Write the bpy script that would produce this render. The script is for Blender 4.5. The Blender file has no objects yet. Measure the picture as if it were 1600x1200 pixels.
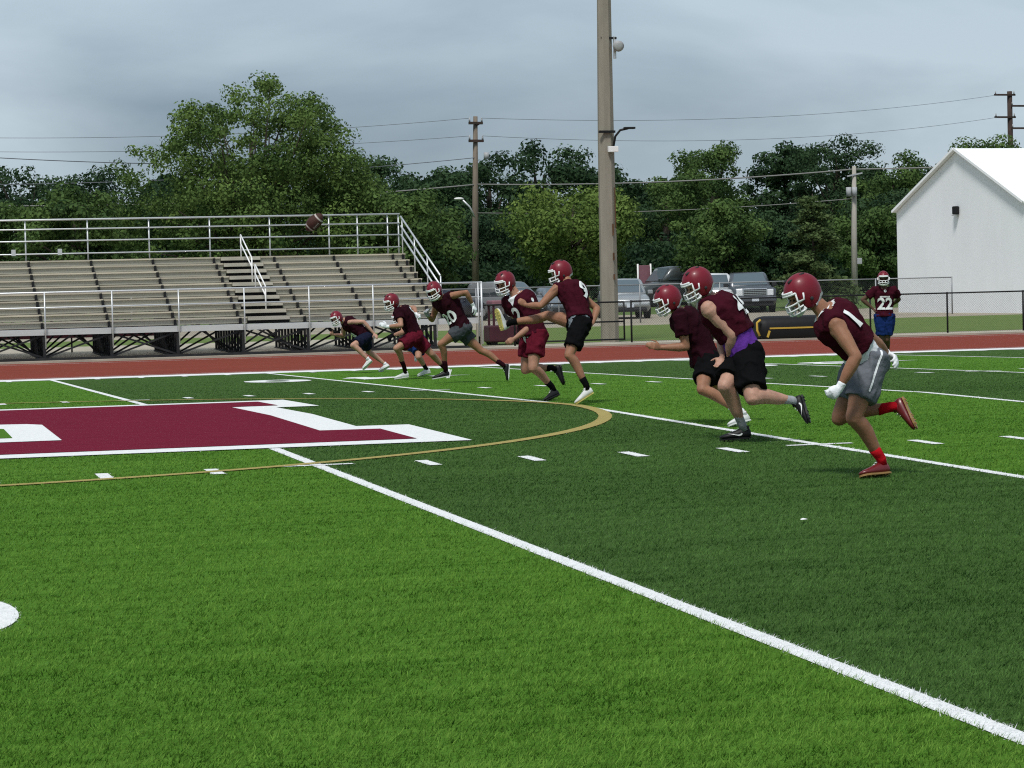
import bpy, bmesh, math, random
import numpy as np
from mathutils import Vector, Matrix, noise
from mathutils.bvhtree import BVHTree

# ------------------------------------------------------------------ camera, sky, sun, exposure
S = bpy.context.scene
COL = S.collection
YAW, PITCH, ROLL = 0.24863, 0.03498, 0.02515
cam_data = bpy.data.cameras.new('camera')
cam = bpy.data.objects.new('camera', cam_data); COL.objects.link(cam)
cam_data.sensor_fit = 'HORIZONTAL'; cam_data.sensor_width = 36.0
cam_data.lens = 3932.57 / 1600 * 36.0
cam_data.clip_start = 0.1; cam_data.clip_end = 3000
_f = Vector((math.sin(YAW)*math.cos(PITCH), math.cos(YAW)*math.cos(PITCH), -math.sin(PITCH)))
_r = Vector((math.cos(YAW), -math.sin(YAW), 0)); _d = _f.cross(_r)
_r2 = math.cos(ROLL)*_r + math.sin(ROLL)*_d; _d2 = -math.sin(ROLL)*_r + math.cos(ROLL)*_d
cam.matrix_world = Matrix(((_r2.x, -_d2.x, -_f.x, 0.915), (_r2.y, -_d2.y, -_f.y, -29.362), (_r2.z, -_d2.z, -_f.z, 1.344), (0, 0, 0, 1)))
S.camera = cam

SUN_EL, SUN_AZ = math.radians(59), math.radians(211)      # azimuth measured from +Y towards +X
world = bpy.data.worlds.new('World'); S.world = world; world.use_nodes = True
wn, wl = world.node_tree.nodes, world.node_tree.links
wn.clear()
w_out = wn.new('ShaderNodeOutputWorld'); w_bg = wn.new('ShaderNodeBackground')
w_sky = wn.new('ShaderNodeTexSky'); w_sky.sky_type = 'NISHITA'; w_sky.sun_disc = False
w_sky.sun_elevation = SUN_EL; w_sky.sun_rotation = SUN_AZ
w_tc = wn.new('ShaderNodeTexCoord')
w_map = wn.new('ShaderNodeMapping'); w_map.inputs['Scale'].default_value = (1.6, 1.6, 4.2); w_map.inputs['Location'].default_value = (1.9, 0.4, 0.35)
w_n = wn.new('ShaderNodeTexNoise'); w_n.inputs['Scale'].default_value = 2.6; w_n.inputs['Detail'].default_value = 6; w_n.inputs['Roughness'].default_value = 0.48
w_n.inputs['Distortion'].default_value = 0.35
w_cr = wn.new('ShaderNodeValToRGB')
w_cr.color_ramp.elements[0].position = 0.34; w_cr.color_ramp.elements[0].color = (0.98, 1.31, 1.64, 1)
w_cr.color_ramp.elements[1].position = 0.62; w_cr.color_ramp.elements[1].color = (2.32, 2.78, 3.16, 1)
w_mix = wn.new('ShaderNodeMix'); w_mix.data_type = 'RGBA'; w_mix.inputs['Factor'].default_value = 0.93
wl.new(w_tc.outputs['Generated'], w_map.inputs['Vector']); wl.new(w_map.outputs['Vector'], w_n.inputs['Vector'])
wl.new(w_n.outputs['Fac'], w_cr.inputs['Fac'])
wl.new(w_sky.outputs['Color'], w_mix.inputs[6]); wl.new(w_cr.outputs['Color'], w_mix.inputs[7])
wl.new(w_mix.outputs[2], w_bg.inputs['Color']); wl.new(w_bg.outputs['Background'], w_out.inputs['Surface'])
w_bg.inputs['Strength'].default_value = 0.10

sun_data = bpy.data.lights.new('sun', 'SUN'); sun_data.energy = 1.5; sun_data.angle = math.radians(12); sun_data.color = (1.0, 0.97, 0.92)
sun = bpy.data.objects.new('sun', sun_data); COL.objects.link(sun)
_sd = Vector((math.sin(SUN_AZ)*math.cos(SUN_EL), math.cos(SUN_AZ)*math.cos(SUN_EL), math.sin(SUN_EL)))
sun.rotation_euler = _sd.to_track_quat('Z', 'Y').to_euler()
sun.location = (0, -20, 40)
S.cycles.use_denoising = False; S.cycles.filter_width = 1.15
S.view_settings.view_transform = 'Standard'; S.view_settings.look = 'None'
S.view_settings.exposure = 1.08; S.view_settings.gamma = 1.0; S.view_settings.use_curve_mapping = False

# ------------------------------------------------------------------ helpers
rng = np.random.default_rng(7)
random.seed(7)
CROWN = 0.00777

def turf_z(y): return -CROWN*abs(y)

def ground_z(y):
    ys = [-200, -27, 26, 38, 43, 60, 75, 84, 90, 110, 170, 700]
    zs = [-0.25, -0.25, -0.205, -0.125, -0.115, 0.12, 0.22, 0.30, 0.85, 1.10, 1.6, 2.0]
    return float(np.interp(y, ys, zs))

def mat(name, col, rough=0.8, var=0.0, vscale=8.0, vstretch=(1, 1, 1), bump=0.0, bscale=60.0, bstretch=(1, 1, 1), metal=0.0, spec=0.2, col2=None, detail=5, coat=0.0, coord='Object', emit=None):
    m = bpy.data.materials.new(name); m.use_nodes = True
    nt = m.node_tree; b = nt.nodes['Principled BSDF']
    b.inputs['Base Color'].default_value = (*col, 1); b.inputs['Roughness'].default_value = rough
    b.inputs['Metallic'].default_value = metal; b.inputs['Specular IOR Level'].default_value = spec
    if coat: b.inputs['Coat Weight'].default_value = coat; b.inputs['Coat Roughness'].default_value = 0.15
    tc = nt.nodes.new('ShaderNodeTexCoord')
    if var or col2:
        mp = nt.nodes.new('ShaderNodeMapping'); mp.inputs['Scale'].default_value = vstretch
        n = nt.nodes.new('ShaderNodeTexNoise'); n.inputs['Scale'].default_value = vscale; n.inputs['Detail'].default_value = detail; n.inputs['Roughness'].default_value = 0.6
        r = nt.nodes.new('ShaderNodeValToRGB')
        c2 = col2 if col2 else tuple(min(1, c*(1+var)) for c in col)
        c1 = col if col2 else tuple(c*(1-var) for c in col)
        r.color_ramp.elements[0].position = 0.32; r.color_ramp.elements[0].color = (*c1, 1)
        r.color_ramp.elements[1].position = 0.68; r.color_ramp.elements[1].color = (*c2, 1)
        nt.links.new(tc.outputs[coord], mp.inputs['Vector']); nt.links.new(mp.outputs['Vector'], n.inputs['Vector'])
        nt.links.new(n.outputs['Fac'], r.inputs['Fac']); nt.links.new(r.outputs['Color'], b.inputs['Base Color'])
    if bump:
        mp2 = nt.nodes.new('ShaderNodeMapping'); mp2.inputs['Scale'].default_value = bstretch
        n2 = nt.nodes.new('ShaderNodeTexNoise'); n2.inputs['Scale'].default_value = bscale; n2.inputs['Detail'].default_value = 4
        bp = nt.nodes.new('ShaderNodeBump'); bp.inputs['Strength'].default_value = bump; bp.inputs['Distance'].default_value = 0.02
        nt.links.new(tc.outputs[coord], mp2.inputs['Vector']); nt.links.new(mp2.outputs['Vector'], n2.inputs['Vector'])
        nt.links.new(n2.outputs['Fac'], bp.inputs['Height']); nt.links.new(bp.outputs['Normal'], b.inputs['Normal'])
    return m

def leaf_mat(name, dark, light, trans=0.25, spec=0.12):
    m = bpy.data.materials.new(name); m.use_nodes = True; nt = m.node_tree
    b = nt.nodes['Principled BSDF']; b.inputs['Roughness'].default_value = 0.7; b.inputs['Specular IOR Level'].default_value = spec
    at = nt.nodes.new('ShaderNodeAttribute'); at.attribute_name = 'tint'
    mx = nt.nodes.new('ShaderNodeMix'); mx.data_type = 'RGBA'
    mx.inputs[6].default_value = (*dark, 1); mx.inputs[7].default_value = (*light, 1)
    nt.links.new(at.outputs['Fac'], mx.inputs['Factor']); nt.links.new(mx.outputs[2], b.inputs['Base Color'])
    if trans:
        t = nt.nodes.new('ShaderNodeBsdfTranslucent'); ms = nt.nodes.new('ShaderNodeMixShader'); ms.inputs[0].default_value = trans
        nt.links.new(mx.outputs[2], t.inputs['Color'])
        out = nt.nodes['Material Output']
        nt.links.new(b.outputs[0], ms.inputs[1]); nt.links.new(t.outputs[0], ms.inputs[2]); nt.links.new(ms.outputs[0], out.inputs['Surface'])
    return m

def link(o, parent=None):
    COL.objects.link(o)
    if parent is not None: o.parent = parent
    return o

def tag(o, label=None, cat=None, group=None, kind=None):
    if label: o['label'] = label
    if cat: o['category'] = cat
    if group: o['group'] = group
    if kind: o['kind'] = kind
    return o

def empty(name, loc, rz=0.0, label=None, cat=None, group=None, kind=None):
    o = bpy.data.objects.new(name, None); o.location = loc; o.rotation_euler = (0, 0, rz); o.empty_display_size = 0.2
    COL.objects.link(o); return tag(o, label, cat, group, kind)

def mesh_np(name, verts, faces, material, parent=None, smooth=False, tint=None):
    """verts (n,3), faces (m,k): one fast mesh"""
    v = np.ascontiguousarray(verts, dtype=np.float32); f = np.ascontiguousarray(faces, dtype=np.int32)
    me = bpy.data.meshes.new(name); k = f.shape[1]
    me.vertices.add(len(v)); me.vertices.foreach_set('co', v.ravel())
    me.loops.add(f.size); me.loops.foreach_set('vertex_index', f.ravel())
    me.polygons.add(len(f)); me.polygons.foreach_set('loop_start', np.arange(0, f.size, k, dtype=np.int32))
    me.polygons.foreach_set('loop_total', np.full(len(f), k, dtype=np.int32))
    if smooth: me.polygons.foreach_set('use_smooth', np.ones(len(f), dtype=bool))
    if tint is not None:
        a = me.attributes.new('tint', 'FLOAT', 'POINT'); a.data.foreach_set('value', np.ascontiguousarray(tint, dtype=np.float32))
    me.update(calc_edges=True); me.materials.append(material)
    return link(bpy.data.objects.new(name, me), parent)

def add_to(parent, name, me):
    return link(bpy.data.objects.new(name, me), parent)

class MB:
    """collects shapes into one mesh"""
    def __init__(s): s.v = []; s.f = []
    def add(s, verts, faces):
        n = len(s.v); s.v += [tuple(x) for x in verts]; s.f += [tuple(i+n for i in q) for q in faces]; return s
    def box(s, c, d, rz=0.0, M=None):
        cx, cy, cz = c; x, y, z = (q/2 for q in d)
        vs = [Vector((a*x, b*y, e*z)) for a in (-1, 1) for b in (-1, 1) for e in (-1, 1)]
        R = M if M is not None else Matrix.Rotation(rz, 3, 'Z')
        vs = [R @ q + Vector(c) for q in vs]
        return s.add(vs, [(0, 1, 3, 2), (4, 6, 7, 5), (0, 4, 5, 1), (2, 3, 7, 6), (0, 2, 6, 4), (1, 5, 7, 3)])
    def bar(s, a, b, w, h=None):
        """square bar from a to b"""
        a, b = Vector(a), Vector(b); h = h or w; d = (b-a); L = d.length; d.normalize()
        up = Vector((0, 0, 1)) if abs(d.z) < 0.95 else Vector((0, 1, 0))
        sd = d.cross(up).normalized(); up = sd.cross(d).normalized()
        vs = []
        for p in (a, b):
            for (i, j) in ((-1, -1), (1, -1), (1, 1), (-1, 1)): vs.append(p + sd*i*w/2 + up*j*h/2)
        return s.add(vs, [(0, 1, 2, 3)[::-1], (4, 5, 6, 7), (0, 4, 5, 1)[::-1], (1, 5, 6, 2)[::-1], (2, 6, 7, 3)[::-1], (3, 7, 4, 0)[::-1]])
    def tube(s, path, radii, n=8, ref=None, ell=1.0, cap=True):
        P = [Vector(p) for p in path]; m = len(P)
        if not hasattr(radii, '__len__'): radii = [radii]*m
        T = []
        for i in range(m):
            t = (P[min(i+1, m-1)] - P[max(i-1, 0)])
            T.append(t.normalized() if t.length > 1e-9 else Vector((0, 0, 1)))
        r0 = Vector(ref) if ref is not None else (Vector((0, 0, 1)) if abs(T[0].z) < 0.9 else Vector((0, 1, 0)))
        vs = []
        u = (r0 - T[0]*r0.dot(T[0])).normalized()
        for i in range(m):
            if ref is not None: uu = r0 - T[i]*r0.dot(T[i])
            else: uu = u - T[i]*u.dot(T[i])
            if uu.length > 1e-6: u = uu.normalized()
            w = T[i].cross(u)
            ra = radii[i]
            ra, rb = ra if isinstance(ra, (tuple, list)) else (ra, ra*ell)
            for k in range(n):
                a = 2*math.pi*k/n; vs.append(P[i] + u*math.cos(a)*ra + w*math.sin(a)*rb)
        fs = []
        for i in range(m-1):
            for k in range(n):
                k2 = (k+1) % n; fs.append((i*n+k, i*n+k2, (i+1)*n+k2, (i+1)*n+k))
        if cap: fs.append(tuple(range(n))[::-1]); fs.append(tuple((m-1)*n+k for k in range(n)))
        return s.add(vs, fs)
    def ellipsoid(s, c, ax, nu=12, nv=8):
        c = Vector(c); A = [Vector(a) for a in ax]; vs = [c+A[2]]
        for j in range(1, nv):
            t = math.pi*j/nv
            for i in range(nu):
                a = 2*math.pi*i/nu; vs.append(c + A[0]*math.sin(t)*math.cos(a) + A[1]*math.sin(t)*math.sin(a) + A[2]*math.cos(t))
        vs.append(c-A[2]); fs = []
        for i in range(nu): fs.append((0, 1+i, 1+(i+1) % nu))
        for j in range(nv-2):
            for i in range(nu):
                a, b = 1+j*nu+i, 1+j*nu+(i+1) % nu; fs.append((a, a+nu, b+nu, b))
        L = len(vs)-1; o = 1+(nv-2)*nu
        for i in range(nu): fs.append((L, o+(i+1) % nu, o+i))
        return s.add(vs, fs)
    def mesh(s, name, material, smooth=False):
        me = bpy.data.meshes.new(name); me.from_pydata([tuple(v) for v in s.v], [], s.f)
        if smooth: me.polygons.foreach_set('use_smooth', [True]*len(me.polygons))
        if material is not None: me.materials.append(material)
        me.update(); return me
    def build(s, name, material, parent=None, smooth=False, bevel=0.0):
        o = link(bpy.data.objects.new(name, s.mesh(name, material, smooth)), parent)
        if bevel:
            b = o.modifiers.new('b', 'BEVEL'); b.width = bevel; b.segments = 2; b.limit_method = 'ANGLE'
        return o

def box_part(name, c, d, m, parent=None, bevel=0.0, rz=0.0):
    return MB().box(c, d, rz).build(name, m, parent, bevel=bevel)

# ------------------------------------------------------------------ materials
M = {}
M['ground'] = mat('lawn', (0.075, 0.13, 0.035), 0.95, col2=(0.11, 0.16, 0.05), vscale=0.6, bump=0.6, bscale=12)
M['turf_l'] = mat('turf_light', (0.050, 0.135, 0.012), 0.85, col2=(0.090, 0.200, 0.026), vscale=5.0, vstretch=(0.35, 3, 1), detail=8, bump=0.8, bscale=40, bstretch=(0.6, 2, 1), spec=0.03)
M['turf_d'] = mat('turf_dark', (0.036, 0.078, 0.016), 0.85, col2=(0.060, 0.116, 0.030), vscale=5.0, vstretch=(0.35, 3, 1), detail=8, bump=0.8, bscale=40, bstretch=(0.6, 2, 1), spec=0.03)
M['turf_w'] = mat('turf_white', (0.70, 0.71, 0.71), 0.85, var=0.09, vscale=22, bump=0.5, bscale=60, spec=0.03)
M['turf_m'] = mat('turf_maroon', (0.138, 0.011, 0.027), 0.85, var=0.14, vscale=3.0, vstretch=(0.5, 4, 1), bump=0.6, bscale=40, spec=0.03)
M['turf_y'] = mat('turf_gold', (0.33, 0.27, 0.10), 0.85, var=0.1, vscale=8, bump=0.5, bscale=60, spec=0.03)
M['track'] = mat('track_rubber', (0.19, 0.043, 0.029), 0.9, var=0.10, vscale=1.2, vstretch=(0.3, 2, 1), bump=0.25, bscale=90, spec=0.05)
M['concrete'] = mat('concrete', (0.37, 0.335, 0.27), 0.9, var=0.12, vscale=1.4, bump=0.2, bscale=30)
M['asphalt'] = mat('lot_surface', (0.31, 0.275, 0.215), 0.9, var=0.14, vscale=0.7, bump=0.3, bscale=20)
M['verge'] = mat('verge_grass', (0.085, 0.135, 0.03), 0.95, col2=(0.13, 0.18, 0.05), vscale=1.5, vstretch=(0.6, 2, 1), bump=0.8, bscale=18)
M['white'] = mat('white_paint', (0.78, 0.78, 0.77), 0.55)
M['alu'] = mat('aluminium_plank', (0.50, 0.47, 0.39), 0.5, var=0.14, vscale=1.3, vstretch=(0.6, 6, 6), metal=0.25)
M['alu2'] = mat('aluminium_riser', (0.43, 0.405, 0.335), 0.55, var=0.12, vscale=1.3, vstretch=(0.6, 5, 5), metal=0.25)
M['galv'] = mat('galvanised_pipe', (0.58, 0.60, 0.61), 0.42, var=0.08, vscale=5, metal=0.45)
M['steel_dark'] = mat('dark_steel', (0.022, 0.022, 0.024), 0.7, var=0.3, vscale=4)
M['black'] = mat('black_paint', (0.012, 0.012, 0.013), 0.55)
M['wood_pole'] = mat('weathered_wood', (0.17, 0.14, 0.11), 0.9, var=0.22, vscale=2, vstretch=(6, 6, 0.4), bump=0.4, bscale=25, bstretch=(4, 4, 0.3))
M['wood_dark'] = mat('dark_wood', (0.05, 0.035, 0.03), 0.9, var=0.2, vscale=3)
M['pole_conc'] = mat('pole_concrete', (0.25, 0.228, 0.185), 0.9, var=0.10, vscale=2.2, vstretch=(2, 2, 0.35), bump=0.25, bscale=45)
M['bldg'] = mat('white_metal_siding', (0.80, 0.82, 0.84), 0.5, var=0.03, vscale=0.8, vstretch=(1, 1, 0.3))
M['roof'] = mat('white_metal_roof', (0.86, 0.87, 0.88), 0.45, var=0.02, vscale=1)
M['cable'] = mat('cable', (0.14, 0.15, 0.17), 0.7)
M['cable_l'] = mat('grey_cable', (0.20, 0.20, 0.19), 0.7)
M['ins'] = mat('grey_insulator', (0.35, 0.36, 0.37), 0.5)
M['bark'] = mat('bark', (0.055, 0.045, 0.036), 0.95, var=0.25, vscale=3, vstretch=(5, 5, 0.6), bump=0.6, bscale=14)
M['banner'] = mat('maroon_banner', (0.07, 0.02, 0.028), 0.85, var=0.15, vscale=2)
M['rust'] = mat('rust_stain', (0.10, 0.055, 0.03), 0.95, var=0.3, vscale=6)
M['alu_grey'] = mat('aluminium_fascia', (0.52, 0.53, 0.53), 0.5, var=0.08, vscale=1.3, vstretch=(0.6, 6, 6), metal=0.25)

# ------------------------------------------------------------------ ground and field
def ground_strip(name, x0, x1, ys, dz, m, kind='structure'):
    v = []; f = []
    for y in ys: v += [(x0, y, ground_z(y)+dz), (x1, y, ground_z(y)+dz)]
    for i in range(len(ys)-1): f.append((2*i, 2*i+1, 2*i+3, 2*i+2))
    o = mesh_np(name, np.array(v), np.array(f), m); o['kind'] = kind; return o
ground_strip('ground', -700, 900, [-200, -60, -27, 26, 38, 43, 60, 75, 84, 90, 110, 170, 400, 1500], -0.004, M['ground'])
trk = ground_strip('running_track', -60, 110, [26.05, 38.0], 0.004, M['track'])
for k in (0, 8):
    y = 26.45 + 1.30*k
    if y < 37.9:
        o = mesh_np('lane_line', np.array([(-60, y, ground_z(y)+.008), (110, y, ground_z(y)+.008), (110, y+.05, ground_z(y+.05)+.008), (-60, y+.05, ground_z(y+.05)+.008)]), np.array([[0, 1, 2, 3]]), M['white'], trk)
walk = empty('walkway', (0, 40, 0), kind='structure')
for i, x in enumerate(np.arange(-30, 80, 2.4)):          # concrete slabs with open joints
    MB().box((x+1.2, 40.32-40, ground_z(40)-0.03), (2.385, 4.5, 0.10)).build('slab', M['concrete'], walk)
MB().box((25, 38.06-40, ground_z(38)+0.01), (170, 0.14, 0.10)).build('kerb', M['concrete'], walk)
ground_strip('bleacher_pad', -60, 18.3, [42.62, 43, 53], 0.03, M['concrete'])
ground_strip('grass_verge', -60, 120, [42.62, 43, 60], 0.02, M['verge'])
ground_strip('parking_lot', -80, 140, [60, 75, 84.0], 0.012, M['asphalt'])

field = empty('football_field', (0, 0, 0), kind='structure')
def sheet(name, poly, dz, m, parent=field, holes=None):
    bm = bmesh.new()
    bm.faces.new([bm.verts.new((x, y, 0)) for x, y in poly])
    bmesh.ops.bisect_plane(bm, geom=bm.verts[:]+bm.edges[:]+bm.faces[:], plane_co=(0, 0, 0), plane_no=(0, 1, 0))
    bmesh.ops.triangulate(bm, faces=bm.faces[:])
    for v in bm.verts: v.co.z = turf_z(v.co.y)+dz
    for f in bm.faces:
        f.normal_update()
        if f.normal.z < 0: f.normal_flip()
    me = bpy.data.meshes.new(name); bm.to_mesh(me); bm.free(); me.materials.append(m)
    return link(bpy.data.objects.new(name, me), parent)
def rect(x0, x1, y0, y1): return [(x0, y0), (x1, y0), (x1, y1), (x0, y1)]
STEP = 4.572
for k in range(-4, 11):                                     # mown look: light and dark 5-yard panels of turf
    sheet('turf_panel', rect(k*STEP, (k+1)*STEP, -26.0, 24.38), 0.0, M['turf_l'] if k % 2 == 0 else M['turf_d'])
lines = [k*STEP for k in range(-3, 11)]
for x in lines: sheet('yard_line', rect(x-.052, x+.052, -24.38, 24.38), 0.004, M['turf_w'])
WHITE_RECTS = [(x-.052, x+.052, -24.38, 24.38) for x in lines]
HASH = 8.128
for sgn in (-1, 1):
    for k in range(-18, 50):
        x = k*0.9144
        if k % 5 == 0: r = (x-.31, x+.31, sgn*HASH-.05, sgn*HASH+.05)
        else:
            ya, yb = sorted((sgn*(HASH-.05), sgn*(HASH+.56))); r = (x-.055, x+.055, ya, yb)
        sheet('hash_mark', rect(*r), 0.006, M['turf_w']); WHITE_RECTS.append(r)
for k in range(-18, 50):
    if k % 5:
        x = k*0.9144; sheet('hash_mark', rect(x-.055, x+.055, 23.75, 24.37), 0.006, M['turf_w'])
sheet('sideline_border', rect(-18.3, 50, 24.38, 26.05), 0.004, M['turf_w'])
# midfield logo: maroon block letter with serifs, white outline
LOGO_OUT = [(6.5, -5.75), (6.5, -2.8), (5.93, -2.75), (5.93, 2.75), (6.5, 2.8), (6.5, 5.75), (-6.5, 5.75), (-6.5, 2.8), (-5.93, 2.75), (-5.93, -2.75), (-6.5, -2.8), (-6.5, -5.75)]
LOGO_IN = [(6.06, -5.25), (6.06, -3.42), (5.43, -3.35), (5.43, 3.35), (6.06, 3.40), (6.06, 5.2), (-6.06, 5.2), (-6.06, 3.4), (-5.43, 3.35), (-5.43, -3.35), (-6.06, -3.42), (-6.06, -5.25)]
CNT_OUT = [(2.76, -3.4), (2.76, -0.35), (2.6, -0.08), (2.3, 0.0), (-2.76, 0.0), (-2.76, -3.4)]
CNT_IN = [(2.30, -2.75), (2.30, -1.0), (2.1, -0.7), (-2.3, -0.7), (-2.3, -2.75)]
logo = empty('midfield_logo', (0, 0, 0)); logo.parent = field
sheet('outline', LOGO_OUT, 0.010, M['turf_w'], logo); sheet('letter', LOGO_IN, 0.014, M['turf_m'], logo)
sheet('counter_outline', CNT_OUT, 0.018, M['turf_w'], logo); sheet('counter', CNT_IN, 0.022, M['turf_l'], logo)
# gold centre circle
n = 160; cv = []; cf = []
for i in range(n):
    a = 2*math.pi*i/n
    for r in (9.07, 9.22):
        x, y = r*math.cos(a), r*math.sin(a); cv.append((x, y, turf_z(y)+0.008))
for i in range(n): j = (i+1) % n; cf.append((2*i, 2*i+1, 2*j+1, 2*j))
mesh_np('center_circle', np.array(cv), np.array(cf), M['turf_y'], field)

def text_polys(body, size, bold=0.03):
    """outline mesh of some characters, centred, as (verts2d, tris)"""
    cu = bpy.data.curves.new('t', 'FONT'); cu.body = body; cu.size = size; cu.align_x = 'CENTER'; cu.offset = bold*size; cu.resolution_u = 10
    ob = bpy.data.objects.new('t', cu); COL.objects.link(ob)
    me = bpy.data.meshes.new_from_object(ob.evaluated_get(bpy.context.evaluated_depsgraph_get()))
    bm = bmesh.new(); bm.from_mesh(me)
    bmesh.ops.remove_doubles(bm, verts=bm.verts[:], dist=1e-4)
    bmesh.ops.triangulate(bm, faces=bm.faces[:])
    vs = np.array([(v.co.x, v.co.y) for v in bm.verts]); bm.verts.index_update()
    fs = [tuple(v.index for v in f.verts) for f in bm.faces]
    bm.free(); bpy.data.objects.remove(ob); bpy.data.meshes.remove(me); bpy.data.curves.remove(cu)
    c = (vs.max(0)+vs.min(0))/2
    return vs-c, fs
NUM_TRIS = []
def yard_digit(ch, cx, cy, flip):
    vs, fs = text_polys(ch, 1.0, 0.035)
    w, h = vs.max(0)-vs.min(0); vs = vs*np.array([1.22/w, 1.9/h])
    if flip: vs = -vs
    vs = vs+np.array([cx, cy])
    mesh_np('yard_number', np.array([(x, y, turf_z(y)+0.007) for x, y in vs]), np.array(fs), M['turf_w'], field)
    for f in fs: NUM_TRIS.append(vs[list(f)])
for sgn in (-1, 1):
    for k, num in ((0, '50'), (2, '40'), (4, '30'), (6, '20')):
        x = k*2*STEP/2; cy = sgn*17.0
        a, b = (num[0], num[1]) if sgn < 0 else (num[1], num[0])
        yard_digit(a, x-0.95, cy, sgn > 0); yard_digit(b, x+0.95, cy, sgn > 0)
        if k: sheet('direction_arrow', [(x+1.95, cy-.25), (x+2.75, cy), (x+1.95, cy+.25)], 0.007, M['turf_w'])

# --- standing turf fibres: dense near the camera, thinning with distance
def in_poly(x, y, poly):
    c = np.zeros(len(x), bool); n = len(poly)
    for i in range(n):
        (x1, y1), (x2, y2) = poly[i], poly[(i+1) % n]
        if y1 == y2: continue
        t = ((y1 > y) != (y2 > y)) & (x < (x2-x1)*(y-y1)/(y2-y1)+x1); c ^= t
    return c
N = 1150000
d = 7.0*(56/7.0)**rng.random(N)                             # distance in Y from the camera, log spaced
yy = -29.36+d
xx = (-2.0+0.02*d) + rng.random(N)*(2.0+0.02*d*0+4.0+0.50*d)
ok = (yy < 24.3) & (yy > -23.5) & (rng.random(N) < np.clip((54-d)/26, 0, 1)); xx, yy, d = xx[ok], yy[ok], d[ok]
jx, jy = xx+rng.normal(0, .010, len(xx)), yy+rng.normal(0, .010, len(yy))
cls = np.where(np.floor(jx/STEP).astype(int) % 2 == 0, 0, 1)
rr = np.hypot(jx, jy); cls[(rr > 9.07) & (rr < 9.22)] = 4
wm = np.zeros(len(xx), bool)
for (x0, x1, y0, y1) in WHITE_RECTS: wm |= (jx > x0) & (jx < x1) & (jy > y0) & (jy < y1)
cls[wm] = 2
for tri in NUM_TRIS:
    lo, hi = tri.min(0), tri.max(0); b = np.where((jx > lo[0]) & (jx < hi[0]) & (jy > lo[1]) & (jy < hi[1]))[0]
    if len(b): cls[b[in_poly(jx[b], jy[b], [tuple(t) for t in tri])]] = 2
cls[in_poly(jx, jy, LOGO_OUT)] = 2; cls[in_poly(jx, jy, LOGO_IN)] = 3
cls[in_poly(jx, jy, CNT_OUT)] = 2; cls[in_poly(jx, jy, CNT_IN)] = 0
L = len(xx)
ang = rng.random(L)*2*math.pi; lean = rng.normal(0, .012, (L, 2)) + np.array([.008, .0])
GN = rng.random((64, 64))
def vnoise(x, y):
    xi, yi = np.floor(x).astype(int), np.floor(y).astype(int); fx, fy = x-xi, y-yi; fx = fx*fx*(3-2*fx); fy = fy*fy*(3-2*fy)
    g = lambda i, j: GN[i % 64, j % 64]
    return (g(xi, yi)*(1-fx)+g(xi+1, yi)*fx)*(1-fy)+(g(xi, yi+1)*(1-fx)+g(xi+1, yi+1)*fx)*fy
patch = .18*(vnoise(xx*.33+5, yy*.55)-.5)+.24*vnoise(xx*.9, yy*4.5)+.22*vnoise(xx*2.6+7, yy*13.0)+.54*vnoise(xx*26+3*np.sin(yy*9), yy*42+2*np.sin(xx*13))
hgt = rng.uniform(.010, .026, L)*(.7+.6*patch)*np.where(cls >= 2, .7, 1.0)*np.clip(1.25-d/45, .55, 1); wid = np.maximum(.0042, .00030*d)*rng.uniform(.7, 1.4, L)
tint_all = np.clip(rng.random(L)*.45-.25+2.1*(patch-.25), 0, 1)
zb = -CROWN*np.abs(yy)
px = np.stack([np.cos(ang), np.sin(ang)], 1)*wid[:, None]/2
V = np.empty((L, 3, 3), np.float32)
V[:, 0, :2] = np.stack([xx, yy], 1)-px; V[:, 1, :2] = np.stack([xx, yy], 1)+px; V[:, 2, :2] = np.stack([xx, yy], 1)+lean
V[:, 0, 2] = V[:, 1, 2] = zb; V[:, 2, 2] = zb+hgt
FM = [leaf_mat('fibre_light', (0.028, 0.088, 0.007), (0.172, 0.325, 0.052), .3, .03), leaf_mat('fibre_dark', (0.017, 0.052, 0.009), (0.108, 0.215, 0.054), .3, .03),
      leaf_mat('fibre_white', (0.76, 0.77, 0.78), (0.88, 0.88, 0.88), .3, .03), leaf_mat('fibre_maroon', (0.09, 0.007, 0.018), (0.185, 0.018, 0.040), .3, .03), leaf_mat('fibre_gold', (0.26, 0.21, 0.07), (0.42, 0.35, 0.13), .3, .03)]
for c in range(5):
    i = np.where(cls == c)[0]
    if not len(i): continue
    o = mesh_np('turf_fibers', V[i].reshape(-1, 3), np.arange(3*len(i)).reshape(-1, 3), FM[c], field, tint=np.repeat(tint_all[i], 3)); o['kind'] = 'stuff'

# ------------------------------------------------------------------ bleachers
bl = empty('bleachers', (10, 43, ground_z(42)), label='long aluminium bleacher stand with ten rows of planks, white railings and dark frame', cat='bleachers')
BO = Vector(bl.location)
def bp(name, mb, m, **k):
    mb.v = [tuple(Vector(v)-BO) for v in mb.v]; return mb.build(name, m, bl, **k)
GZ = ground_z(42)
FX = [5.48+1.82*k for k in range(-5, 7)]                    # support frames
ROW = [(40.85+.575*k, .93+.197*k) for k in range(10)]
AIS = (11.12, 12.32)
X0, X1 = FX[0]-.1, 16.78
segs = []
for i in range(len(FX)-1): segs.append((FX[i], FX[i+1]))
segs.append((FX[-1], X1))
seg2 = []
for a, b in segs:
    if b <= AIS[0] or a >= AIS[1]: seg2.append((a, b))
    else:
        if a < AIS[0]: seg2.append((a, AIS[0]))
        if b > AIS[1]: seg2.append((AIS[1], b))
share = {}
def shared(key, fn):
    if key not in share: share[key] = fn()
    return share[key]
rj = random.Random(3)
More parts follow.
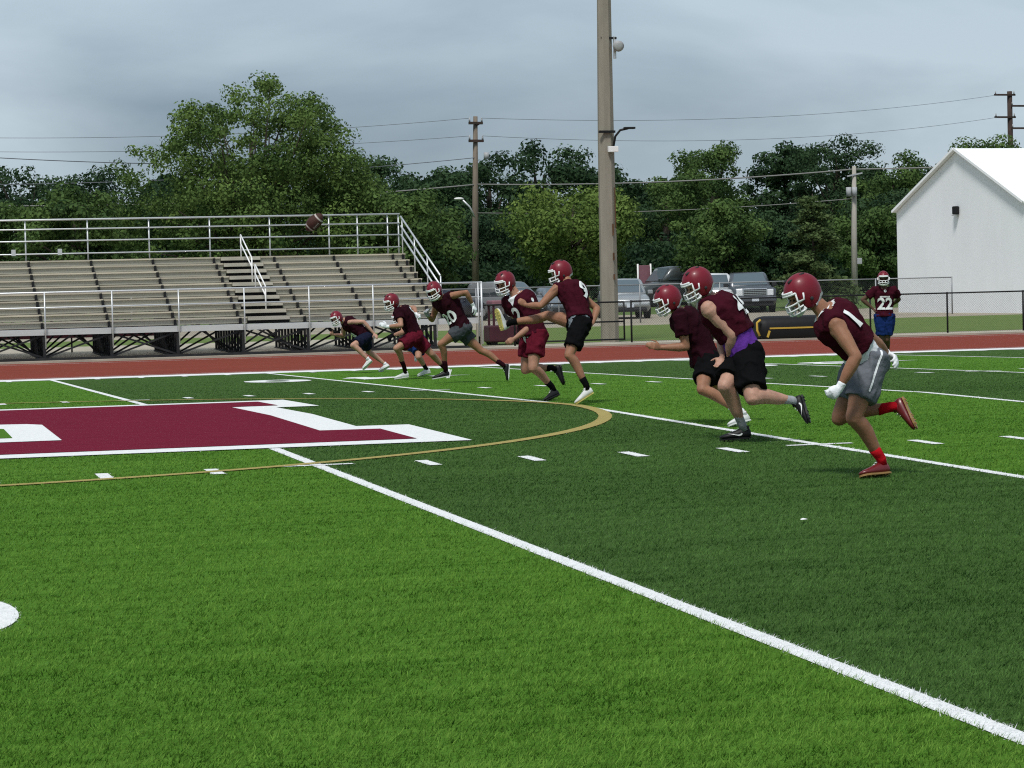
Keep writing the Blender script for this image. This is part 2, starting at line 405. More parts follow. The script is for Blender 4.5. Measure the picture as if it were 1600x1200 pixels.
plank_m = [mat('plank_tone', tuple(c*t for c in (0.52, 0.475, 0.38)), 0.5, var=0.13, vscale=1.6, vstretch=(0.5, 7, 7), metal=0.2) for t in (0.86, 1.0, 1.1)]
for (y, z) in ROW:
    for (a, b) in seg2:
        w = round(b-a-.012, 3)
        if w < 0.05: continue
        t = rj.randrange(3)
        me = shared(('s', w, t), lambda: MB().box((0, 0, 0), (w, .245, .045)).mesh('seat_plank', plank_m[t]))
        o = add_to(bl, 'seat_plank', me); o.location = Vector(((a+b)/2, y, z+rj.uniform(-.004, .004)))-BO
        me = shared(('r', w), lambda: MB().box((0, 0, 0), (w, .03, .125)).mesh('riser_plank', M['alu2']))
        o = add_to(bl, 'riser_plank', me); o.location = Vector(((a+b)/2, y-.055, z-.095))-BO
        me = shared(('f', w), lambda: MB().box((0, 0, 0), (w, .25, .04)).mesh('foot_plank', M['alu']))
        o = add_to(bl, 'foot_plank', me); o.location = Vector(((a+b)/2, y-.30, z-.205))-BO
    me = shared('br', lambda: MB().box((0, 0, 0), (.075, .03, .15)).mesh('joint_bracket', M['black']))
    for x in [q for q in FX if not AIS[0] < q < AIS[1]] + [16.72]:
        o = add_to(bl, 'joint_bracket', me); o.location = Vector((x-.02, y-.128, z-.085))-BO
    me = shared('st', lambda: MB().box((0, 0, 0), (AIS[1]-AIS[0]-.02, .30, .105)).mesh('aisle_step', M['alu']))
    o = add_to(bl, 'aisle_step', me); o.location = Vector((sum(AIS)/2, y-.02, z-.03))-BO
    me = shared('sg', lambda: MB().box((0, 0, 0), (AIS[1]-AIS[0]-.02, .02, .085)).mesh('step_gap_shade', M['black']))  # black strip paints in the shade of the open gap under each step
    o = add_to(bl, 'step_gap_shade', me); o.location = Vector((sum(AIS)/2, y-.02, z-.13))-BO
for i in range(len(FX)-1):                                   # front walkway planks and fascia
    a, b = FX[i], FX[i+1]
    bp('deck_plank', MB().box(((a+b)/2, 40.50, .725), (b-a-.01, .36, .05)), M['alu_grey'])
    bp('fascia_plank', MB().box(((a+b)/2, 40.30, .665), (b-a-.01, .03, .155)), M['alu_grey'])
bp('deck_plank', MB().box(((FX[-1]+17.7)/2, 40.50, .725), (17.7-FX[-1]-.01, .36, .05)), M['alu_grey'])
bp('fascia_plank', MB().box(((FX[-1]+17.7)/2, 40.30, .665), (17.7-FX[-1]-.01, .03, .155)), M['alu_grey'])
for x in FX:                                                # dark welded A-frames
    f = MB()
    for k in range(10):
        y, z = ROW[k]; f.bar((x, y+.05, GZ), (x, y+.05, z-.06), .065)
    f.bar((x, 40.35, GZ), (x, 40.35, .62), .08)
    f.bar((x, 40.3, GZ+.05), (x, ROW[9][0]+.2, GZ+.05), .09, .10)
    f.bar((x, 40.35, .62), (x, ROW[9][0]+.1, ROW[9][1]-.12), .05, .09)
    f.bar((x, 40.5, GZ+.1), (x, ROW[9][0], ROW[9][1]-.5), .045); f.bar((x, 43, GZ+.1), (x, 41, .8), .04)
    bp('support_frame', f, M['steel_dark'])
for i in range(len(FX)-1):
    a, b = FX[i], FX[i+1]
    for (y, z0, z1) in ((40.37, GZ+.1, .58), (41.3, GZ+.08, .85), (42.2, GZ+.12, 1.15), (43.3, GZ+.1, 1.5), (44.4, GZ+.12, 1.9)):
        bp('cross_brace', MB().bar((a+.05, y, z0), (b-.05, y, z1), .05), M['steel_dark'])
        if i % 2 == 0 or y > 42: bp('cross_brace', MB().bar((a+.05, y+.04, z1), (b-.05, y+.04, z0), .05), M['steel_dark'])
bp('base_beam', MB().bar((FX[0], 40.27, GZ+.045), (17.7, 40.27, GZ+.045), .09, .09), M['steel_dark'])
def pipe(name, pts, r=.021, m=None): return bp(name, MB().tube(pts, r, 8), m or M['galv'], smooth=True)
for z in (1.75, 1.34): pipe('front_rail', [(X0, 40.22, z), (17.75, 40.22, z)], .028 if z > 1.5 else .021)
for x in FX+[17.62]: pipe('front_post', [(x+.03, 40.20, .22), (x+.03, 40.20, 1.75)], .02)
pipe('end_post', [(17.75, 40.22, .0), (17.75, 40.22, 1.78)], .03)
for z in (3.94, 3.66, 3.31, 2.93): pipe('back_rail', [(X0, 46.36, z), (16.72, 46.36, z)], .027 if z > 3.8 else .021)
for x in [FX[i]-.06 for i in range(len(FX))]+[15.4, 16.68]: pipe('back_post', [(x, 46.40, 2.3), (x, 46.40, 3.94)], .022)
for dz in (0, -.29, -.56): pipe('side_rail', [(16.74, 46.3, 3.86+dz), (16.74, 41.0, 1.98+dz)], .027)
for k, (y, z) in enumerate(ROW):
    if k % 3 == 0: pipe('side_post', [(16.74, y+.1, z-.1), (16.74, y+.1, 1.98+(y+.1-41)*.3547)], .02)
hx = 11.74
for (ya, yb) in ((45.9, 43.75), (43.15, 41.3)):
    g = lambda y: .93+.197*(y-40.85)/.575
    h = .72
    for q in (0, -.27): pipe('aisle_rail', [(hx, ya, g(ya)+h+q), (hx, yb, g(yb)+h+q)], .021, M['white'])
    for y in (ya, yb): pipe('aisle_post', [(hx, y, g(y)), (hx, y, g(y)+h)], .021, M['white'])
for x in (5.05, 6.40): bp('junction_box', MB().box((x, 46.2, 2.98), (.12, .1, .18)), M['galv'])
ban = empty('maroon_windscreen', (4, 47.3, GZ), label='dark maroon windscreen hung low behind the bleacher frame', cat='windscreen')
MB().box((0, 0, .74), (11.0, .02, .42)).build('fabric', M['banner'], ban)
for x in (-5.5, -2.75, 0, 2.75, 5.5): MB().tube([(x, .04, 0), (x, .04, .98)], .025, 8).build('post', M['steel_dark'], ban, smooth=True)

# ------------------------------------------------------------------ fences
def chain_panel(w, h, sp, t, m):
    b = MB(); n = int((w+h)/sp)
    for k in range(n):
        s = k*sp-h
        for sg in (0, 1):
            x0, z0, x1, z1 = s, 0.0, s+h, h
            if x0 < 0: z0 += -x0; x0 = 0
            if x1 > w: z1 -= x1-w; x1 = w
            if x1-x0 < .01: continue
            if sg: x0, x1 = w-x0, w-x1
            b.add([(x0, 0, z0), (x0, 0, z0+t*1.4), (x1, 0, z1+t*1.4), (x1, 0, z1)], [(0, 1, 2, 3)])
    return b.mesh('chain_link', m)
wire_b = mat('black_wire', (0.02, 0.02, 0.02), 0.5); wire_g = mat('grey_wire', (0.10, 0.105, 0.11), 0.6)
def fence(name, label, y, xs, h, m, wm_, z0, mid=False, r=.03):
    e = empty(name, (xs[0], y, z0), label=label, cat='fence')
    for x in xs: MB().tube([(x-xs[0], 0, 0), (x-xs[0], 0, h+.03)], r, 8).build('post', m, e, smooth=True)
    for a, b in zip(xs[:-1], xs[1:]):
        MB().tube([(a-xs[0], 0, h), (b-xs[0], 0, h)], r*.75, 8).build('top_rail', m, e, smooth=True)
        if mid: MB().tube([(a-xs[0], 0, .04), (b-xs[0], 0, .04)], r*.6, 8).build('bottom_rail', m, e, smooth=True)
        me = shared(('cl', round(b-a, 2), h, wm_.name), lambda: chain_panel(b-a, h, .075, .003, wm_))
        o = add_to(e, 'chain_link', me); o.location = (a-xs[0], .02, 0)
    return e
ZF = ground_z(41)+.02
fence('black_fence', 'low black chain link fence running along the track in front of the white building', 41.0, [22.42+2.49*k for k in range(0, 14)], 1.2, M['black'], wire_b, ZF)
gate = empty('black_gate', (19.0, 41.0, ZF), label='black framed chain link gate beside the tall light pole', cat='gate')
for (a, b) in (((0, 0, .08), (0, 0, 1.2)), ((3.2, 0, .08), (3.2, 0, 1.2))): MB().tube([a, b], .028, 8).build('gate_post', M['black'], gate, smooth=True)
for z in (1.19, .62, .1): MB().tube([(0, 0, z), (3.2, 0, z)], .024, 8).build('gate_rail', M['black'], gate, smooth=True)
o = add_to(gate, 'chain_link', chain_panel(3.2, 1.1, .075, .003, wire_b)); o.location = (0, .02, .1)
fence('gate_side_fence', 'short black fence stretch between the bleacher railing end and the gate', 41.0, [17.85, 18.9], 1.2, M['black'], wire_b, ZF)
fence('grey_fence', 'grey galvanised chain link fence in front of the parked vehicles', 65.0, [43.33-3.3*k for k in range(12, -1, -1)], 1.52, mat('dull_pipe', (0.26, 0.27, 0.28), .5, metal=.3), wire_g, ground_z(65)-.02, r=.03)

# ------------------------------------------------------------------ tall concrete light pole
lp = empty('light_pole', (22.2, 42.5, ground_z(42.5)), label='tall tapered concrete light pole rising out of the picture behind the track', cat='light pole')
MB().tube([(0, 0, -.2), (.02, 0, 6), (.08, 0, 12), (.14, 0, 20)], [(.275, .275), (.245, .245), (.195, .195), (.14, .14)], 8, ref=(1, .35, 0)).build('shaft', M['pole_conc'], lp)
fl = MB().tube([(.36, -.16, 8.82), (.36, -.30, 8.78), (.36, -.42, 8.74)], [.07, .15, .165], 14).build('floodlight', M['ins'], lp, smooth=True)
MB().ellipsoid((.36, -.42, 8.74), ((.14, 0, 0), (0, .04, 0), (0, 0, .14)), 12, 8).build('lens', mat('lens', (.28, .30, .29), .12, spec=.6), fl, smooth=True)
MB().bar((-.1, -.12, 9.02), (.36, -.22, 9.0), .06).build('bracket', M['black'], lp)
MB().bar((.30, -.2, 9.05), (.30, -.2, 8.4), .07).build('yoke', M['galv'], lp)
arm = MB().tube([(.18, -.2, 5.75), (.24, -.25, 6.1), (.38, -.3, 6.28), (.62, -.32, 6.33)], .035, 8).build('lamp_arm', M['black'], lp, smooth=True)
MB().box((-.02, -.27, 6.24), (.5, .08, .07)).build('crossbar', M['black'], lp)
MB().box((.66, -.32, 6.34), (.34, .16, .06)).build('lamp_head', M['black'], arm, bevel=.015)
MB().box((.14, -.32, 5.72), (.30, .12, .17)).build('control_box', M['white'], lp, bevel=.01)
for (z, h) in ((3.35, .34), (2.55, .22), (1.95, .16)): MB().box((.10, -.262+.008*(3.3-z)*-1, z), (.05, .02, h)).build('bolt_plate', M['rust'], lp)
MB().box((.20, -.20, 4.0), (.03, .03, 1.2)).build('conduit', M['rust'], lp)

# ------------------------------------------------------------------ utility poles and cables
def insulator(par, x, y, z): MB().tube([(x, y, z), (x, y, z+.22)], [.05, .035], 8).build('insulator', M['ins'], par, smooth=True)
up1 = empty('utility_pole', (30.75, 95.3, ground_z(95)), label='wooden utility pole with two crossarms and a street lamp, left of the tall light pole', cat='utility pole')
H1 = 10.5-ground_z(95)
MB().tube([(0, 0, -.3), (.12, 0, H1*.5), (.25, 0, H1)], [.19, .16, .11], 10).build('shaft', M['wood_pole'], up1, smooth=True)
for z, w in ((H1-.35, .75), (H1-1.25, .8)):
    MB().box((.22, -.15, z), (w, .12, .13), .15).build('crossarm', M['wood_dark'], up1)
    for s in (-1, 1): insulator(up1, .22+s*w*.44, -.15+s*w*.06, z+.06)
MB().bar((.25, -.12, H1-.5), (.5, -.1, H1-.35), .05).build('arm_brace', M['wood_dark'], up1)
la = MB().tube([(.1, -.1, 4.4), (-.2, -.12, 5.0), (-.55, -.12, 5.35)], .05, 8).build('lamp_arm', M['galv'], up1, smooth=True)
MB().ellipsoid((-.75, -.12, 5.42), ((.26, 0, 0), (0, .12, 0), (0, 0, .07)), 10, 6).build('lamp_head', M['white'], la, smooth=True)
MB().tube([(.75, -.1, 7.4), (.75, -.1, 7.75)], .14, 10).build('splice_can', M['ins'], up1, smooth=True)
up2 = empty('utility_pole', (48.3, 87.7, ground_z(87.7)), label='short pale utility pole with grey transformers left of the white building', cat='utility pole')
H2 = 7.35-ground_z(87.7)
MB().tube([(0, 0, -.3), (.05, 0, H2*.5), (.12, 0, H2)], [.17, .14, .10], 10).build('shaft', mat('pale_pole', (.34, .32, .28), .9, var=.12, vscale=2, vstretch=(5, 5, .5)), up2, smooth=True)
for s in (-.28, .02): MB().tube([(s, -.22, H2-1.5), (s, -.22, H2-1.05)], .13, 10).build('transformer', M['ins'], up2, smooth=True)
MB().bar((-.3, -.1, H2-.5), (.5, -.1, H2-.35), .07).build('crossarm', M['ins'], up2)
MB().box((.25, -.1, 2.0), (.25, .15, .3)).build('meter_box', M['ins'], up2, bevel=.02)
up3 = empty('utility_pole', (75.9, 127.5, ground_z(127)), label='tall dark utility pole with four crossarms above the white building roof', cat='utility pole')
H3 = 14.3-ground_z(127)
MB().tube([(0, 0, -.3), (0, 0, H3)], [.22, .17], 10).build('shaft', M['wood_dark'], up3, smooth=True)
for k, (z, w) in enumerate(((H3-.25, 1.6), (H3-1.0, 1.1), (H3-1.75, 1.6), (H3-2.5, 1.1))):
    off = -.45 if k % 2 == 0 else .55
    MB().box((off, -.2, z), (w, .12, .12), .1).build('crossarm', M['wood_dark'], up3)
    for s in (-.42, .42): insulator(up3, off+s*w, -.2, z+.05)
def cable(label, a, b, sag, r, m):
    a, b = Vector(a), Vector(b); pts = []
    for i in range(25):
        t = i/24; q = a.lerp(b, t); q.z -= sag*4*t*(1-t); pts.append(q)
    c = (a+b)/2
    e = MB().tube([p_-a for p_ in pts], r, 6).build('power_cable', m, None, smooth=True); e.location = a
    return tag(e, label, 'cable', 'overhead cables')
UL = (0.0, 99.0)
cable('thick pale cable sagging left from the wooden pole, behind the bleacher railing', (2.0, 98, 6.6), (31.0, 95.2, 7.05), .45, .035, M['cable_l'])
cable('thick pale cable between the wooden pole and the short pale pole', (31.0, 95.2, 7.05), (48.4, 87.8, 7.2), .25, .035, M['cable_l'])
cable('thick pale cable running right from the short pole behind the white building', (48.4, 87.8, 7.2), (64, 80, 7.6), .2, .035, M['cable_l'])
cable('thin lower wire crossing the trees between wooden pole and short pole', (30.9, 95.2, 5.6), (48.4, 87.8, 5.75), .25, .02, M['cable_l'])
cable('thin wire running left from the wooden pole in front of the tree tops', (2.0, 99, 7.6), (30.9, 95.2, 8.4), .4, .018, M['cable'])
cable('thin wire from the upper crossarm of the wooden pole up to the tall dark pole', (31.28, 95.15, 10.4), (75.3, 127.5, 14.1), .7, .011, M['cable'])
cable('thin wire from the lower crossarm of the wooden pole to the tall dark pole', (31.3, 95.15, 9.5), (75.3, 127.5, 12.6), .8, .011, M['cable'])
cable('thin wire leaving the upper crossarm to the left across the sky', (30.66, 95.15, 10.4), (-6, 97, 10.3), .7, .011, M['cable'])
cable('thin wire leaving the lower crossarm to the left across the sky', (30.64, 95.15, 9.5), (-6, 97, 9.6), .6, .011, M['cable'])
cable('dark wire sloping down to the left edge above the bleachers', (-6, 85, 9.3), (14.5, 92, 8.1), .25, .02, M['cable'])

# ------------------------------------------------------------------ white building
wb = empty('white_building', (44.62, 67, ground_z(67)), rz=math.radians(8), label='white metal gabled building at the right edge with a dark wall lamp', cat='building')
HW, EV, RG, LEN = 4.92, 4.35, 6.72, 22
npan = 11
for i in range(npan):                                        # gable end: siding panels with open seams
    y0 = -HW+2*HW*i/npan+.002; y1 = -HW+2*HW*(i+1)/npan-.002
    zt = lambda y: EV+(RG-EV)*(1-abs(y)/HW)
    pts = [(y0, -.1), (y1, -.1), (y1, zt(y1))] + ([(0, RG)] if y0 < 0 < y1 else []) + [(y0, zt(y0))]
    b = MB(); k = len(pts)
    b.add([(-.03, y, z) for y, z in pts]+[(.03, y, z) for y, z in pts], [tuple(range(k))[::-1], tuple(range(k, 2*k))]+[(j, (j+1) % k, k+(j+1) % k, k+j) for j in range(k)])
    b.build('siding_panel', M['bldg'], wb)
MB().box((LEN/2+.06, 0, 2.1), (LEN, 2*HW-.1, 4.4)).build('core', M['bldg'], wb)
for s in (-1, 1):
    for i in range(12):
        x0, x1 = -.22+LEN*i/12+.004, -.22+LEN*(i+1)/12-.004
        e_, t = .06, .05; ye = s*(HW+e_); ze = EV-e_*(RG-EV)/HW+.08; zr = RG+.08
        b = MB(); q = [(x0, ye, ze), (x1, ye, ze), (x1, 0, zr), (x0, 0, zr)]
        b.add(q+[(a, c, d_-t) for a, c, d_ in q], [(0, 1, 2, 3), (7, 6, 5, 4), (0, 4, 5, 1), (1, 5, 6, 2), (2, 6, 7, 3), (3, 7, 4, 0)])
        b.build('roof_panel', M['roof'], wb)
    MB().bar((-.235, s*(HW+.06), EV+.03), (-.235, s*.02, RG+.06), .03, .10).build('rake_trim', M['roof'], wb)
wlmp = MB().box((-.14, .05, 4.25), (.2, .28, .34)).build('wall_lamp', M['black'], wb, bevel=.04)
MB().box((-.2, .05, 4.05), (.14, .2, .04)).build('lamp_lens', M['ins'], wlmp)

# ------------------------------------------------------------------ trees
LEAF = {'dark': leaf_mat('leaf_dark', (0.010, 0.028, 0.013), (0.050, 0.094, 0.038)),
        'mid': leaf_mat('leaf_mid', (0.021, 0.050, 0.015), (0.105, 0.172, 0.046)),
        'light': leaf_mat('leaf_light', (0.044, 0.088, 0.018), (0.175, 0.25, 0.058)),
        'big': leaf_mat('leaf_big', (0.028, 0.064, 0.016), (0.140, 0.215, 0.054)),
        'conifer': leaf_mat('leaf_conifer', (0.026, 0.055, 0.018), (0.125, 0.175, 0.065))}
def leaves(pts, size, tint, out=None, flat=0.0):
    """one kite-shaped leaf spray per point, facing roughly outward from its clump"""
    n = len(pts); a = rng.normal(size=(n, 3)); a[:, 2] *= (1-flat)
    if out is not None:
        nn = out+rng.normal(size=(n, 3))*.45+np.array([0, 0, .25]); nn /= np.linalg.norm(nn, axis=1)[:, None]
        a -= nn*(a*nn).sum(1)[:, None]; a /= np.linalg.norm(a, axis=1)[:, None]; b = np.cross(nn, a)
        s = size*rng.uniform(.6, 1.35, n)[:, None]
        V = np.stack([pts-a*s*.5, pts+b*s*.32, pts+a*s*.6, pts-b*s*.32], 1).reshape(-1, 3)
        return V, np.arange(4*n).reshape(-1, 4), np.repeat(tint, 4)
    a /= np.linalg.norm(a, axis=1)[:, None]
    b = rng.normal(size=(n, 3)); b -= a*(a*b).sum(1)[:, None]; b /= np.linalg.norm(b, axis=1)[:, None]
    s = size*rng.uniform(.6, 1.35, n)[:, None]
    V = np.stack([pts-a*s*.5, pts+b*s*.30, pts+a*s*.6, pts-b*s*.30], 1).reshape(-1, 3)
    return V, np.arange(4*n).reshape(-1, 4), np.repeat(tint, 4)
def tree(name, label, x, y, top, bot, r, style, n_leaf, leaf, n_clump, group=None, seed=0, cat='tree'):
    g = np.random.default_rng(seed+11); z0 = ground_z(y)
    e = empty(name, (x, y, z0), label=label, cat=cat, group=group)
    top, bot = top-z0, max(bot-z0, .4); H = top-bot; rz = H/2; cz = bot+rz
    C = []
    while len(C) < n_clump:
        q = g.normal(size=3); q /= np.linalg.norm(q); q *= g.random()**(.28)
        if style == 'big':                                    # wide umbrella: flat spreading tiers
            if q[2] < -.75 or (q[2] > .0 and q[0] < -.45-.25*q[2]*0): continue
            rr = 1.0-.38*max(q[2], 0)**1.5
        elif style == 'light': rr = 1.0-.22*max(q[2], 0)
        else: rr = 1.0
        C.append((q[0]*r*.86*rr, q[1]*r*.86*rr, cz+q[2]*rz*.88))
    C = np.array(C); cr = g.uniform(.16, .30, n_clump)*min(r, rz*1.4)*(.62 if style == 'big' else .92)
    if style == 'big':                                        # uneven umbrella: airy top and left bough, dense skirt
        out = np.array([(0, 11.05), (-1.0, 10.75), (-1.95, 10.2), (-3.75, 9.15), (-3.3, 8.1), (-5.25, 8.05), (-6.3, 6.85), (-5.3, 6.0), (-6.4, 4.4), (-6.2, 2.2), (6.3, 2.2), (6.1, 4.5), (5.2, 6.75), (4.1, 8.0), (4.5, 9.0), (3.1, 10.2), (1.5, 10.8)])
        C = []; cr = []
        while len(C) < n_clump:
            qx, qz = g.uniform(-6.4, 6.4), g.uniform(2.2, 11.05)
            if not in_poly(np.array([qx]), np.array([qz]), [tuple(v) for v in out])[0]: continue
            if -5.2 < qx < -3.5 and 5.7 < qz < 7.0: continue
            airy = qz > 7.4 or qx < -3.4
            if airy and qx < -3.4 and g.random() < .25: continue
            hw = 5.2*math.sqrt(max(.05, 1-((qz-4.5)/6.9)**2)); C.append((qx, g.uniform(-1, 1)*hw*math.sqrt(max(.1, 1-(qx/6.6)**2)), qz)); cr.append(g.uniform(.36, .68) if airy else g.uniform(.6, 1.0))
        C = np.array(C); cr = np.array(cr)
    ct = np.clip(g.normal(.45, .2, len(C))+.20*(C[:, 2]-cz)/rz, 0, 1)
    w = cr**(1.5 if style == 'big' else 2); w /= w.sum()
    idx = g.choice(len(C), n_leaf, p=w)
    off = g.normal(size=(n_leaf, 3)); off /= np.linalg.norm(off, axis=1)[:, None]; off *= (g.random(n_leaf)**.45)[:, None]
    off *= np.array([1.15, 1.15, .72])
    P_ = C[idx]+off*cr[idx][:, None]*1.15
    kp = P_[:, 2] > .1; P_ = P_[kp]; idx = idx[kp]; off = off[kp]
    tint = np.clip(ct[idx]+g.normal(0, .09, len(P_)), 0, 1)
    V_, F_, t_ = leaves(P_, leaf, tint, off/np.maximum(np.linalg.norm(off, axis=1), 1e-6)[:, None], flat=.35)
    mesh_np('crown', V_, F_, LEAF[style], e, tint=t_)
    b = MB(); tr = max(.12, (.035 if style != 'big' else .024)*top); fork = bot+.18*H if style != 'big' else bot*.55
    b.tube([(0, 0, -.3), (.05, .02, fork*.5), (0, 0, fork), (.1, 0, min(cz+.4*rz, top-.5))], [tr*1.25, tr, tr*.85, tr*.3], 8)
    order = g.choice(len(C), min(len(C), 60 if style == 'big' else 12), replace=False)
    for k in order:
        c = Vector(C[k]); st = Vector((0, 0, fork+g.uniform(-.1, .5)*(min(c.z, top)-fork if c.z > fork else .3)*.5))
        mid = st.lerp(c, .5)+Vector((g.normal()*.2, g.normal()*.2, .12*r))
        b.tube([st, mid, c], [tr*.48, tr*.26, tr*.08] if style != 'big' else [tr*.30, tr*.17, tr*.06], 6)
    b.build('trunk', M['bark'], e, smooth=True)
    return e
def conifer(label, x, y, top, r):
    z0 = ground_z(y); e = empty('conifer_tree', (x, y, z0), label=label, cat='tree'); H = top-z0
    g = np.random.default_rng(5); P_ = []; T_ = []
    b = MB(); b.tube([(0, 0, -.2), (0, 0, H)], [.14, .02], 8)
    for k in range(46):
        z = .25+(H-.5)*(k/46)**.9; a = g.random()*6.283; L_ = r*(1-z/H)**.75*g.uniform(.7, 1.1)+.2
        tip = np.array([math.cos(a)*L_, math.sin(a)*L_, z-.10*L_+g.normal()*.05]); n = int(110+260*L_/r)
        t = g.random(n)**.7; q = np.array([0, 0, z+.12])[None, :]*(1-t)[:, None]+tip[None, :]*t[:, None]
        q += g.normal(size=(n, 3))*np.array([.17, .17, .075]); P_.append(q); T_.append(np.clip(g.normal(.42+.25*g.random(), .15, n), 0, 1))
        b.tube([(0, 0, z+.12), tuple(tip)], [.03, .008], 5)
    b.build('trunk', M['bark'], e, smooth=True)
    V_, F_, t_ = leaves(np.vstack(P_), .17, np.concatenate(T_), flat=.6); mesh_np('crown', V_, F_, LEAF['conifer'], e, tint=t_)
tree('ash_tree', 'large spreading tree with an airy uneven crown behind the bleachers', 18.3, 87.9, 11.9, 2.2, 5.9, 'big', 84000, .15, 460, seed=1)
TREES = [
    (9.7, 83.9, 6.7, 1.5, 3.0, 'mid', 'low fresh-green tree left of the large spreading tree', 2),
    (5.8, 90.7, 6.9, 1.5, 2.9, 'mid', 'low green tree behind the far left end of the bleachers', 3),
    (11.5, 153.6, 11.7, 3.0, 5.2, 'dark', 'distant dark tree at the far left skyline', 4),
    (16.5, 157.7, 11.9, 3.0, 4.6, 'dark', 'distant dark round tree, second from the left on the skyline', 5),
    (22.2, 161.5, 11.6, 3.0, 5.0, 'dark', 'distant dark tree glimpsed under the left bough of the large spreading tree', 6),
    (32.4, 132.8, 11.2, 1.5, 4.4, 'dark', 'dark tree just right of the large spreading tree', 7),
    (36.2, 128.0, 10.4, 1.5, 3.6, 'dark', 'dark tree left of the wooden utility pole', 8),
    (24.9, 84.2, 6.9, .6, 3.1, 'mid', 'mid green tree rising behind the right end of the bleachers', 9),
    (40.3, 130.8, 11.7, 1.5, 3.9, 'dark', 'dark tree directly behind the wooden utility pole', 10),
    (45.6, 136.6, 12.9, 1.5, 4.4, 'dark', 'tall dark round-topped tree between the wooden pole and the tall light pole', 11),
    (35.0, 91.9, 7.5, 1.9, 3.7, 'light', 'light green spreading tree behind the tall light pole', 12),
    (50.9, 138.5, 10.6, 1.5, 3.9, 'dark', 'dark tree right behind the tall light pole', 13),
    (46.9, 113.7, 9.2, 1.2, 3.1, 'mid', 'green tree just right of the tall light pole', 14),
    (52.2, 120.6, 11.5, 1.2, 2.9, 'mid', 'green tree with a pointed top above the dark parked vehicle', 15),
    (41.3, 88.3, 6.0, .9, 2.7, 'mid', 'rounded low tree behind the grey pickup truck', 16),
    (59.2, 126.0, 11.3, 1.2, 3.2, 'dark', 'dark tree, left half of the twin-topped pair on the skyline', 17),
    (60.6, 120.6, 11.8, 1.2, 3.3, 'dark', 'tall dark tree with small gaps in its top, right half of the twin-topped pair', 18),
    (60.0, 110.4, 9.9, 1.0, 3.2, 'mid', 'green tree behind the short pale utility pole', 19),
    (65.9, 117.1, 10.0, 1.0, 3.0, 'dark', 'dark tree left of the white building roof', 20),
    (67.3, 113.7, 10.8, 1.0, 3.4, 'mid', 'green tree rising behind the ridge of the white building', 21),
    (71.3, 110.2, 10.9, 1.0, 3.3, 'mid', 'green tree at the far right edge behind the white building', 22),
    (49.2, 102.8, 5.9, 1.0, 2.7, 'dark', 'low dark tree between the pickup truck and the small conifer', 23),
    (52.6, 95.0, 5.6, .9, 2.8, 'mid', 'low green tree right of the short pale utility pole', 24),
    (32.6, 107.0, 6.6, 1.0, 3.0, 'dark', 'low dark tree behind the base of the wooden utility pole', 25),
    (38.5, 110.0, 7.0, 1.0, 3.4, 'dark', 'low dark tree behind the light green spreading tree', 26),
    (57.0, 103.0, 7.0, 1.0, 3.2, 'dark', 'low dark tree left of the white building wall', 27),
    (43.5, 112.0, 6.6, 1.0, 3.0, 'dark', 'low dark tree behind the dark parked vehicle', 28),
]
for (x, y, top, bot, r, st, lab, sd) in TREES:
    far = y > 125
    tree('broadleaf_tree', lab, x, y, top, bot, r*1.05, st, 15000 if far else 17000, .25 if far else .18, 60, 'trees behind the parking lot', sd)
conifer('small conifer with drooping tiers right of the pickup truck', 44.6, 83.6, 5.85, 2.2)
# far wood closing the view behind the single trees: one mass
n = 90000; xs = rng.uniform(-25, 115, n); ys = rng.uniform(168, 180, n)
hh = 7.2+1.6*np.sin(xs*.31)+.9*np.sin(xs*.83+1)+.5*np.sin(xs*1.9)
zs = ground_z(170)+hh*rng.random(n)**.75
V_, F_, t_ = leaves(np.stack([xs, ys, zs], 1), .8, np.clip(rng.normal(.35, .22, n), 0, 1), flat=.3)
o = mesh_np('far_wood', V_, F_, LEAF['dark'], tint=t_); tag(o, 'dark band of distant woodland filling the gaps behind the trees', 'woodland', kind='stuff')
n = 42000; xs = rng.uniform(-6, 75, n); ys = 98+.12*xs+rng.uniform(-2.5, 2.5, n)
zs = np.array([ground_z(v) for v in (98,)])[0]+(2.6+.9*np.sin(xs*.9)+.5*np.sin(xs*2.3))*rng.random(n)**.8
V_, F_, t_ = leaves(np.stack([xs, ys, zs], 1), .30, np.clip(rng.normal(.3, .2, n), 0, 1), flat=.3)
o = mesh_np('undergrowth', V_, F_, LEAF['dark'], tint=t_); tag(o, 'dark tangled undergrowth along the foot of the trees behind the parking lot', 'undergrowth', kind='stuff')

